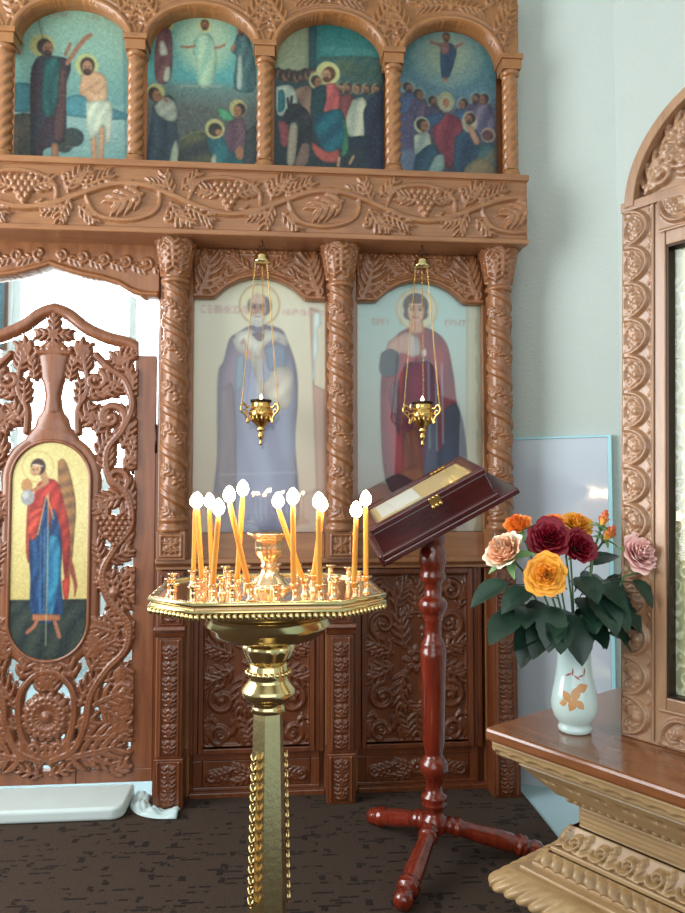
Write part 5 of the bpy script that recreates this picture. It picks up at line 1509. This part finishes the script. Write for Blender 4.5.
def shrine():
    base = K0 + UK * .246 + VK * .217 + Vector((0, 0, .8505))
    T = thing('icon_shrine', 'arched oak icon shrine with shell-carved frame standing on the stepped table', 'icon shrine', base)
    T.rotation_euler = (Matrix.Rotation(AK, 3, 'Z') @ Matrix.Rotation(R(-2.2), 3, 'X')).to_euler()
    W = .62; zt = 1.322; fw_ = .116
    # flat frame: inner edge, outer edge
    m = MB()
    for x0, x1, z0, z1 in ((0, fw_, 0, zt), (W - fw_, W, 0, zt), (fw_, W - fw_, 0, .115), (fw_, W - fw_, 1.20, zt)):
        m.box(x0, x1, 0, .05, z0, z1)
    fr = m.build('frame', M['kiot_oak'], T, bevel=.003)
    # shells running along the frame
    def shells(L, w, n, flip=False):
        c = Carve(0, w, 0, L, .0028)
        s_ = L / n
        for k in range(n):
            z = (k + .5) * s_
            e = [(.008 + (w - .026) * math.cos(t), z + s_ * .47 * math.sin(t)) for t in np.linspace(-PI / 2, PI / 2, 20)]
            c.stroke(e, .0058, .012, 0)
            e = [(.008 + (w - .040) * math.cos(t), z + s_ * .37 * math.sin(t)) for t in np.linspace(-PI / 2, PI / 2, 16)]
            c.stroke(e, .0035, .006, 0)
            c.dome((.036, z - .004), .013, .012); c.leaf((.008, z + .026), R(-40), .038, .018, 3, .010); c.leaf((.008, z - .03), R(30), .036, .018, 3, .010)
            c.stroke([(w - .016, z + s_ * .5 - .014), (w - .006, z + s_ * .5), (w - .016, z + s_ * .5 + .014)], .0025, .004)
        c.stroke([(.003, 0), (.003, L)], .004, .007); c.stroke([(w - .003, 0), (w - .003, L)], .004, .005)
        return c
    w = fw_ - .034
    c = shells(zt - .02, w, 14)
    for sx in (0, 1):
        X, Z = np.meshgrid(c.xs, c.zs); Xw = X + .006
        P = np.stack([Xw if sx == 0 else W - Xw, -.0005 - c.h, Z + .01], -1)
        if sx: P = P[:, ::-1]
        link('shell_carving', grid_mesh('shell_carving', P, None, None, M['kiot_oak']), fr)
    L = W - 2 * fw_ + .03
    c = shells(L, w, 4)
    for zz, fl in ((.006, 1), (zt - .006, -1)):
        X, Z = np.meshgrid(c.xs, c.zs)
        P = np.stack([fw_ - .015 + Z, -.0005 - c.h, zz + fl * X], -1)
        if fl > 0: P = P[::-1]
        link('shell_carving', grid_mesh('shell_carving', P, None, None, M['kiot_oak']), fr)
    m = MB(); t = .005
    m.box(fw_, fw_ + t, .004, .06, .115, 1.20).box(W - fw_ - t, W - fw_, .004, .06, .115, 1.20).box(fw_, W - fw_, .004, .06, .115, .115 + t).box(fw_, W - fw_, .004, .06, 1.20 - t, 1.20)
    m.build('inner_moulding', M['dark_metal'], T)
    m = MB(); m.box(fw_, W - fw_, .036, .06, .115, 1.2); m.build('gilded_cover', M['damask'], T)['label'] = 'pale gilt patterned icon cover'
    m = MB(); m.box(fw_, W - fw_, .022, .025, .127, 1.188); m.build('glass_pane', M['glass'], T)
    m = MB(); m.box(0.0, W, .066, .28, 0, zt - .001); m.build('cabinet', M['kiot_oak'], T)
    # the arch: band and carved tympanum
    r = .298; xc = W / 2; b = .285
    arc = lambda rr, bb: [(xc + rr * math.cos(t), zt + bb * math.sin(t)) for t in np.linspace(0, PI, 40)]
    o, i = arc(r, b), arc(r - .026, b - .026)
    m = MB(); n = len(o)
    v = [(p[0], -.012, p[1]) for p in o] + [(p[0], -.012, p[1]) for p in i] + [(p[0], .12, p[1]) for p in o] + [(p[0], .03, p[1]) for p in i]
    f = []
    for k in range(n - 1):
        f += [(k, k + 1, n + k + 1, n + k), (k, 2 * n + k, 2 * n + k + 1, k + 1), (n + k, n + k + 1, 3 * n + k + 1, 3 * n + k)]
    m.add(v, f, 0, False)
    m.build('arch_band', M['kiot_oak'], T, bevel=.002)
    m = MB(); m.box(0, W, -.009, .12, zt - .01, zt + .016); m.build('arch_base_moulding', M['kiot_oak'], T, bevel=.004)
    c = Carve(xc - r, xc + r, zt, zt + b, .003); c.mirror = xc
    c.flower((xc - .155, zt + .125), .055, 8, .022); c.flower((xc, zt + .14), .06, 8, .024)
    c.scroll((xc - .21, zt + .07), .04, R(60), 1.3, 1, .009, .017); c.leaf((xc - .25, zt + .03), R(70), .12, .045, 4, .018, -.4); c.leaf((xc - .2, zt + .15), R(40), .12, .045, 4, .018, -.5)
    c.leaf((xc - .1, zt + .04), R(150), .1, .04, 4, .018, -.5); c.leaf((xc - .09, zt + .05), R(60), .1, .04, 4, .016); c.leaf((xc - .1, zt + .18), R(20), .1, .04, 4, .016); c.leaf((xc, zt + .02), R(90), .07, .05, 3, .016)
    c.scroll((xc - .075, zt + .06), .03, R(0), 1.2, -1, .008, .015)
    X, Z = np.meshgrid(c.xs, c.zs)
    clip = (1 - np.sqrt(((X - xc) / (r - .02)) ** 2 + ((Z - zt) / (b - .02)) ** 2)) * b
    relief(c, .02, 'tympanum', M['kiot_oak'], T, 0, clip, .06)
shrine()

# ================================================================== VASE AND ROSES
VB = Vector((.448, -1.737, .8505))
def vase():
    T = thing('vase', 'white porcelain vase printed with gold leaves, full of roses', 'vase', VB)
    prof = [(.0, .002), (.036, .0), (.040, .004), (.041, .013), (.037, .019), (.042, .026), (.052, .04), (.057, .058), (.057, .075), (.054, .095), (.049, .118), (.045, .14), (.042, .165), (.041, .19), (.043, .215), (.047, .228), (.045, .229), (.040, .214), (.037, .19), (.038, .16), (.040, .13), (.0, .12)]
    m = MB(); m.lathe(prof, 48); body = m.build('vase_body', M['porcelain'], T)
    rr = lambda z: float(np.interp(z, [p[1] for p in prof[1:16]], [p[0] for p in prof[1:16]]))
    m = MB()
    def decal(theta, z, L, ang, w, mat=0):
        rows = []
        for i in range(7):
            t = i / 6; row = []
            for k in range(5):
                s_ = (k - 2) / 2 * w * math.sin(PI * min(.97, max(.03, t)))
                du = L * (t - .5) * math.cos(ang) - s_ * math.sin(ang); dz = L * (t - .5) * math.sin(ang) + s_ * math.cos(ang)
                r = rr(z + dz) + .0006; a = theta + du / r
                row.append((r * math.cos(a), r * math.sin(a), z + dz))
            rows.append(row)
        m = MB(); m.grid(rows); m.build('line_print' if mat else 'leaf_print', M['red_print' if mat else 'gilt_leaf'], body, fixn=False)
    f = R(-112)
    for th, z, L, a, w in ((f + .05, .104, .04, 1.2, .011), (f + .35, .118, .034, .35, .011), (f - .35, .096, .032, 2.2, .010), (f - .1, .078, .032, 4.3, .010), (f + .22, .08, .028, 5.4, .009), (f + 2.2, .1, .04, 1.2, .012), (f + 2.6, .08, .035, .4, .011), (f - .5, .08, .02, .2, .008)):
        decal(th, z, L, a, w, 0)
    for k in range(5): decal(f - .3 + .22 * k, .148 + .008 * math.sin(k * 2), .02, .5 + k, .0022, 1)

vase()

def petal_rows(az, half, R_, H_, op, curl, ph, nr=8, nc=9, wav=.05):
    """a petal: a patch of a cup whose rim rolls outwards"""
    rows = []; tip = []
    for i in range(nr):
        t = i / (nr - 1); row = []; tt = []
        for k in range(nc):
            s_ = -1 + 2 * k / (nc - 1)
            wdt = half * (math.sin(PI * min(1, .12 + .62 * t)) ** .7) * (1 if t < .8 else 1 - 1.6 * (t - .8) ** 1.0)
            tl = t * (1 - .10 * abs(s_) ** 2.5)
            r = R_ * (.18 + .82 * math.sin(tl * PI / 2) ** .9) * (.35 + .65 * op) + curl * max(0, tl - .62) ** 2 * 3 + wav * .02 * math.sin(5 * s_ + ph) * t
            z = H_ * (tl ** .85) * (1 - .35 * op * tl) - curl * 1.1 * max(0, tl - .7) ** 2 * 4
            a = az + s_ * wdt
            row.append((r * math.cos(a), r * math.sin(a), z)); tt.append(t)
        rows.append(row); tip.append(tt)
    return rows, tip

def bloom(name, parent, loc, aim, size, mat, n=30, openness=1., outer=None):
    """layered rose; aim = direction it faces"""
    rot = Vector(aim).normalized().to_track_quat('Z', 'Y').to_matrix().to_4x4()
    T = Matrix.Translation(loc) @ rot
    m = MB(); tips = []
    r_ = random.Random(hash(name + str(tuple(round(x, 3) for x in loc))) % 1000 if False else int(abs(loc[0] * 977 + loc[1] * 577 + loc[2] * 311) * 1000) % 9973)
    for k in range(n):
        t = k / (n - 1)
        az = k * R(137.5) + r_.uniform(-.15, .15)
        rad = size * (.10 + .86 * t ** .8 * openness)
        hgt = size * (.98 - .34 * t ** 1.4)
        rows, tp = petal_rows(az, 1.75 - .95 * t, rad, hgt, t * openness, size * (.04 + .16 * t * openness), r_.uniform(0, 6), wav=.10 * size / .05)
        base = -size * .35
        o = len(m.v)
        m.add([T @ Vector((p[0], p[1], p[2] + base)) for row in rows for p in row], [(i * 9 + q, i * 9 + q + 1, (i + 1) * 9 + q + 1, (i + 1) * 9 + q) for i in range(7) for q in range(8)],
              1 if (outer and k >= n - 4) else 0)
        tips += [x for row in tp for x in row]
    ob = m.build(name, [M[mat]] + ([M[outer]] if outer else []), parent, fixn=False)
    at = ob.data.attributes.new('tip', 'FLOAT', 'POINT'); at.data.foreach_set('value', tips)
    return ob

def leaf_blade(m, base, d, up, L, W):
    d = Vector(d).normalized(); side = d.cross(Vector(up)).normalized(); nrm = side.cross(d).normalized()
    rows = []; n = 13
    for i in range(n):
        t = i / (n - 1)
        w = W * (math.sin(PI * t ** .8) ** .8) * (1 + .07 * (i % 2)) if 0 < i < n - 1 else .0006
        c = Vector(base) + d * L * t - nrm * L * .28 * t * t
        rows.append([tuple(c + side * w * s_ + nrm * (abs(s_) * w * .28)) for s_ in (-1, -.55, 0, .55, 1)])
    m.grid(rows)

def roses():
    neck = Vector((0, 0, .2))
    def rose(lab, p, aim, size, mat, n=30, op=1., outer=None, kind='rose', leaves=(), grp='cut roses in the white vase'):
        P = Vector(p) - VB
        T = thing('rose', lab, 'rose', VB + Vector((0, 0, .19)), group=grp)
        O = Vector((0, 0, -.19))
        a = Vector(aim).normalized()
        tipp = P + O - a * size * .30
        m = MB(); s0 = Vector((P.x * .1, P.y * .1, -.06)); s1 = Vector((P.x * .22, P.y * .22, .04)); s2 = tipp - a * .06
        pts = [s0, s1] + [s1.lerp(s2, .5) + Vector((P.x * .05, P.y * .05, .005)), s2, tipp]
        sp = []
        for i in range(len(pts) - 1):
            for k in range(4): sp.append(pts[i].lerp(pts[i + 1], k / 4))
        sp.append(tipp)
        m.tube(sp, .0028, 8); m.ball(tuple(tipp), (.008, .008, .009) if size > .03 else (.006, .006, .007), 10, 8); stem = m.build('stem', M['bulb_green'], T)
        m = MB(); q = a.orthogonal().normalized(); q2 = a.cross(q)
        for k in range(5):
            e = q * math.cos(k * 1.2566) + q2 * math.sin(k * 1.2566)
            leaf_blade(m, tipp, (e * .9 + a * (.25 if size > .03 else .9)), a, size * .75, size * .13)
        m.build('sepals', M['sepal'], T, fixn=False)
        bloom('bloom', T, P + O, aim, size, mat, n, op, outer)
        for (bx, d, L, W, cnt) in list(leaves) + foliage(int(size * 1000) + int(p[0] * 100), 3):
            m = MB(); b = Vector(bx) - VB + O
            dd = Vector(d).normalized(); s_ = dd.cross(Vector((0, 0, 1))).normalized()
            root = Vector((b.x * .35, b.y * .35, max(.0, b.z - .03)))
            m.tube([root, b * .6 + root * .4 + Vector((0, 0, .006)), b + dd * L * .1], .0013, 6)
            leaf_blade(m, b, dd, (0, -.35, 1), L, W)
            if cnt > 1:
                leaf_blade(m, b - dd * .012, dd * .55 + s_ * .8, (0, -.35, 1), L * .8, W * .85); leaf_blade(m, b - dd * .012, dd * .55 - s_ * .8, (0, -.35, 1), L * .8, W * .85)
            m.build('leaf', M['leaf'], T, fixn=False)
    def foliage(k, n):
        r_ = random.Random(40 + k); out = []
        for _ in range(n):
            a = r_.uniform(-2.9, .6); rad = r_.uniform(.015, .12); h = r_.uniform(.26, .40) - rad * .3
            p = VB + Vector((rad * math.cos(a), rad * math.sin(a) * .75, h))
            out.append((tuple(p), (math.cos(a) + r_.uniform(-.4, .4), math.sin(a) * .8 - .35 + r_.uniform(-.3, .2), r_.uniform(-.7, .1)), r_.uniform(.07, .095), r_.uniform(.026, .034), 1))
        return out
    z = VB.z
    X = lambda px, py, dy=0.: (0, 0, 0)
    cam = Vector((-.6, -1.6, .35))   # towards the nave
    rose('large open golden orange rose at the front of the bouquet', (.345, -1.83, 1.250), (-.35, -1, .25), .056, 'petal_orange', 34, 1.0,
         leaves=[((.37, -1.80, 1.17), (-.3, -.6, -.75), .11, .036, 1), ((.30, -1.79, 1.16), (-.9, -.2, -.35), .10, .034, 3)])
    rose('small flame orange rose at the upper left of the bouquet', (.313, -1.724, 1.362), (-.5, -.6, .7), .056, 'petal_small_orange', 18, .75,
         leaves=[((.28, -1.74, 1.22), (-.9, -.1, -.3), .11, .036, 1)])
    rose('peach rose with cream outer petals at the far left of the bouquet', (.262, -1.777, 1.300), (-.8, -.6, .7), .088, 'petal_peach', 26, .72, 'petal_cream',
         leaves=[((.32, -1.79, 1.21), (-.9, -.3, -.35), .095, .034, 1), ((.28, -1.80, 1.15), (-.8, -.6, -.3), .11, .036, 1)])
    rose('largest dark red rose above the golden one', (.378, -1.765, 1.334), (-.25, -.9, .45), .058, 'petal_red', 34, 1.0,
         leaves=[((.41, -1.80, 1.15), (.1, -.7, -.8), .12, .042, 1), ((.36, -1.79, 1.13), (-.6, -.6, -.6), .10, .034, 1)])
    rose('smaller dark red rose right of the large red one', (.452, -1.775, 1.310), (.1, -1, .3), .052, 'petal_red', 28, .95,
         leaves=[((.47, -1.81, 1.20), (.25, -.8, -.6), .11, .042, 1), ((.50, -1.78, 1.15), (.75, -.4, -.7), .12, .038, 1)])
    rose('yellow rose with orange edges behind the dark red roses', (.478, -1.699, 1.364), (.0, -.7, .8), .052, 'petal_yellow', 24, .9,
         leaves=[((.53, -1.74, 1.22), (.8, -.3, -.1), .10, .04, 3)])
    rose('orange rose half hidden behind the large red one', (.413, -1.700, 1.364), (-.3, -.6, .8), .046, 'petal_small_orange', 18, .9,
         leaves=[((.34, -1.76, 1.13), (-.5, -.5, -.75), .12, .034, 1)])
    rose('topmost slim orange and yellow rosebud at right of the bouquet', (.518, -1.763, 1.372), (.2, -.3, 1), .052, 'petal_bud', 12, .35,
         leaves=[((.50, -1.73, 1.26), (.7, .0, .4), .08, .03, 1)])
    rose('lower orange and yellow rosebud just under the slim one', (.530, -1.762, 1.338), (.35, -.5, .8), .052, 'petal_bud', 14, .5,
         leaves=[((.52, -1.78, 1.19), (.5, -.7, -.5), .11, .038, 1)])
    rose('open pink rose at the far right, before the shrine frame', (.583, -1.826, 1.298), (.05, -1, .45), .064, 'petal_pink', 30, .9,
         leaves=[((.56, -1.83, 1.235), (.5, -.5, -.65), .075, .026, 1)])
    rose('small pale pink rosebud just below the pink rose', (.612, -1.835, 1.266), (.9, -.4, .35), .044, 'petal_pink', 12, .4,
         leaves=[((.49, -1.80, 1.22), (.35, -.6, -.3), .09, .034, 1), ((.44, -1.80, 1.24), (.1, -.8, -.3), .09, .034, 1)])
roses()

# ================================================================== STEP, CLOTH, PICTURE IN THE SANCTUARY
def extras():
    m = MB()
    prof = []
    x1 = -.965; 
    out = [(-1.97, -.22), (x1 - .06, -.22)] + [(x1 - .06 + .06 * math.cos(t), -.16 + .06 * math.sin(t)) for t in np.linspace(-PI / 2, 0, 8)][1:] + [(x1, .045), (-1.97, .045)]
    m.prism(out, .0085, .066, plane='xy')
    o = m.build('threshold_step', M['marble'], None, bevel=.016, seg=4); tag(o, 'white marble step under the pierced door', 'step')
    # crumpled white cloth at the foot of the left column
    rows = []; r_ = random.Random(5)
    path = spline([(-.93, .03), (-.925, -.06), (-.885, -.135), (-.82, -.175), (-.73, -.185)], 6)
    for i, p in enumerate(path):
        t = i / (len(path) - 1); a = path[max(0, i - 1)]; b = path[min(len(path) - 1, i + 1)]
        d = Vector((b[0] - a[0], b[1] - a[1])).normalized(); s_ = Vector((-d.y, d.x)); row = []
        for k in range(11):
            u = (k / 10 - .5) * .085
            row.append((p[0] + s_.x * u, p[1] + s_.y * u, .011 + .022 * (1 - (2 * k / 10 - 1) ** 2) * (.7 + .5 * math.sin(i * .9)) + .006 * math.sin(k * 2.1 + i * .8) * (k not in (0, 10))))
        rows.append(row)
    m = MB(); m.grid(rows); o = m.build('cloth', M['cloth'], None); sm = o.modifiers.new('thick', 'SOLIDIFY'); sm.thickness = .002; sm.offset = 1
    tag(o, 'crumpled white cloth lying at the foot of the left column', 'cloth')
    # picture hanging in the sanctuary, glimpsed through the door at the left edge
    T = thing('wall_picture', 'framed picture of a pale robed figure glimpsed above the door at left', 'picture', (-2.72, 2.58, 2.62))
    w, h = .17, .62
    MB().box(-w - .02, w + .02, -.006, .012, -.02, h + .02).build('picture_frame', M['oak_red'], T)
    c = Carve(-w, w, 0, h, .006); p = Paint((0, 0, 100, 180), c.nx, c.nz, (110, 150, 160))
    p.vgrad([(0, (96, 130, 146)), (180, (76, 96, 100))]); p.poly([(30, 60), (70, 56), (84, 120), (90, 180), (16, 180), (22, 110)], (176, 172, 160), fold=((130, 130, 130), .3, .2)); p.head(50, 42, 13, SK, (80, 60, 50), (190, 180, 130)); p.grain(4)
    painting(p, c, rect_clip(c), -.008, 'painted_sheet', T)
extras()

# ================================================================== LIGHT AND CAMERA
def light(name, kind, loc, rot, energy, size=None, color=(1, 1, 1)):
    l = bpy.data.lights.new(name, kind); l.energy = energy; l.color = color
    if kind == 'AREA':
        l.shape = 'RECTANGLE'; l.size, l.size_y = size
    o = bpy.data.objects.new(name, l); COL.objects.link(o); o.location = loc; o.rotation_euler = rot
    return o
light('nave_window_light', 'AREA', (-3.42, -1.5, 2.4), (0, R(-90), 0), 170, (2.8, 2.3), (.93, .98, 1.))
light('nave_rear_light', 'AREA', (-.2, -6.9, 2.6), (R(91), 0, 0), 125, (6.4, 4.0), (.95, .99, 1.))
light('sanctuary_window_light', 'AREA', (-1.5, 2.5, 2.6), (R(-90), 0, 0), 130, (1.8, 2.0), (.92, .98, 1.))

w = bpy.data.worlds.new('World'); scene.world = w; w.use_nodes = True
bg = w.node_tree.nodes['Background']; bg.inputs['Color'].default_value = srgb(214, 230, 232); bg.inputs['Strength'].default_value = .55

cam = bpy.data.cameras.new('camera'); cam.sensor_fit = 'VERTICAL'; cam.sensor_height = 36.; cam.lens = 720. / 913. * 36.
co = bpy.data.objects.new('camera', cam); COL.objects.link(co)
co.location = (-.28943, -3.50780, 1.45); co.rotation_euler = (R(90 + 2.7), 0, R(-5.0))
cam.clip_start = .05
scene.camera = co
scene.view_settings.view_transform = 'Standard'
scene.view_settings.look = 'None'
scene.view_settings.gamma = 1.0
scene.view_settings.use_curve_mapping = False
scene.view_settings.exposure = .2
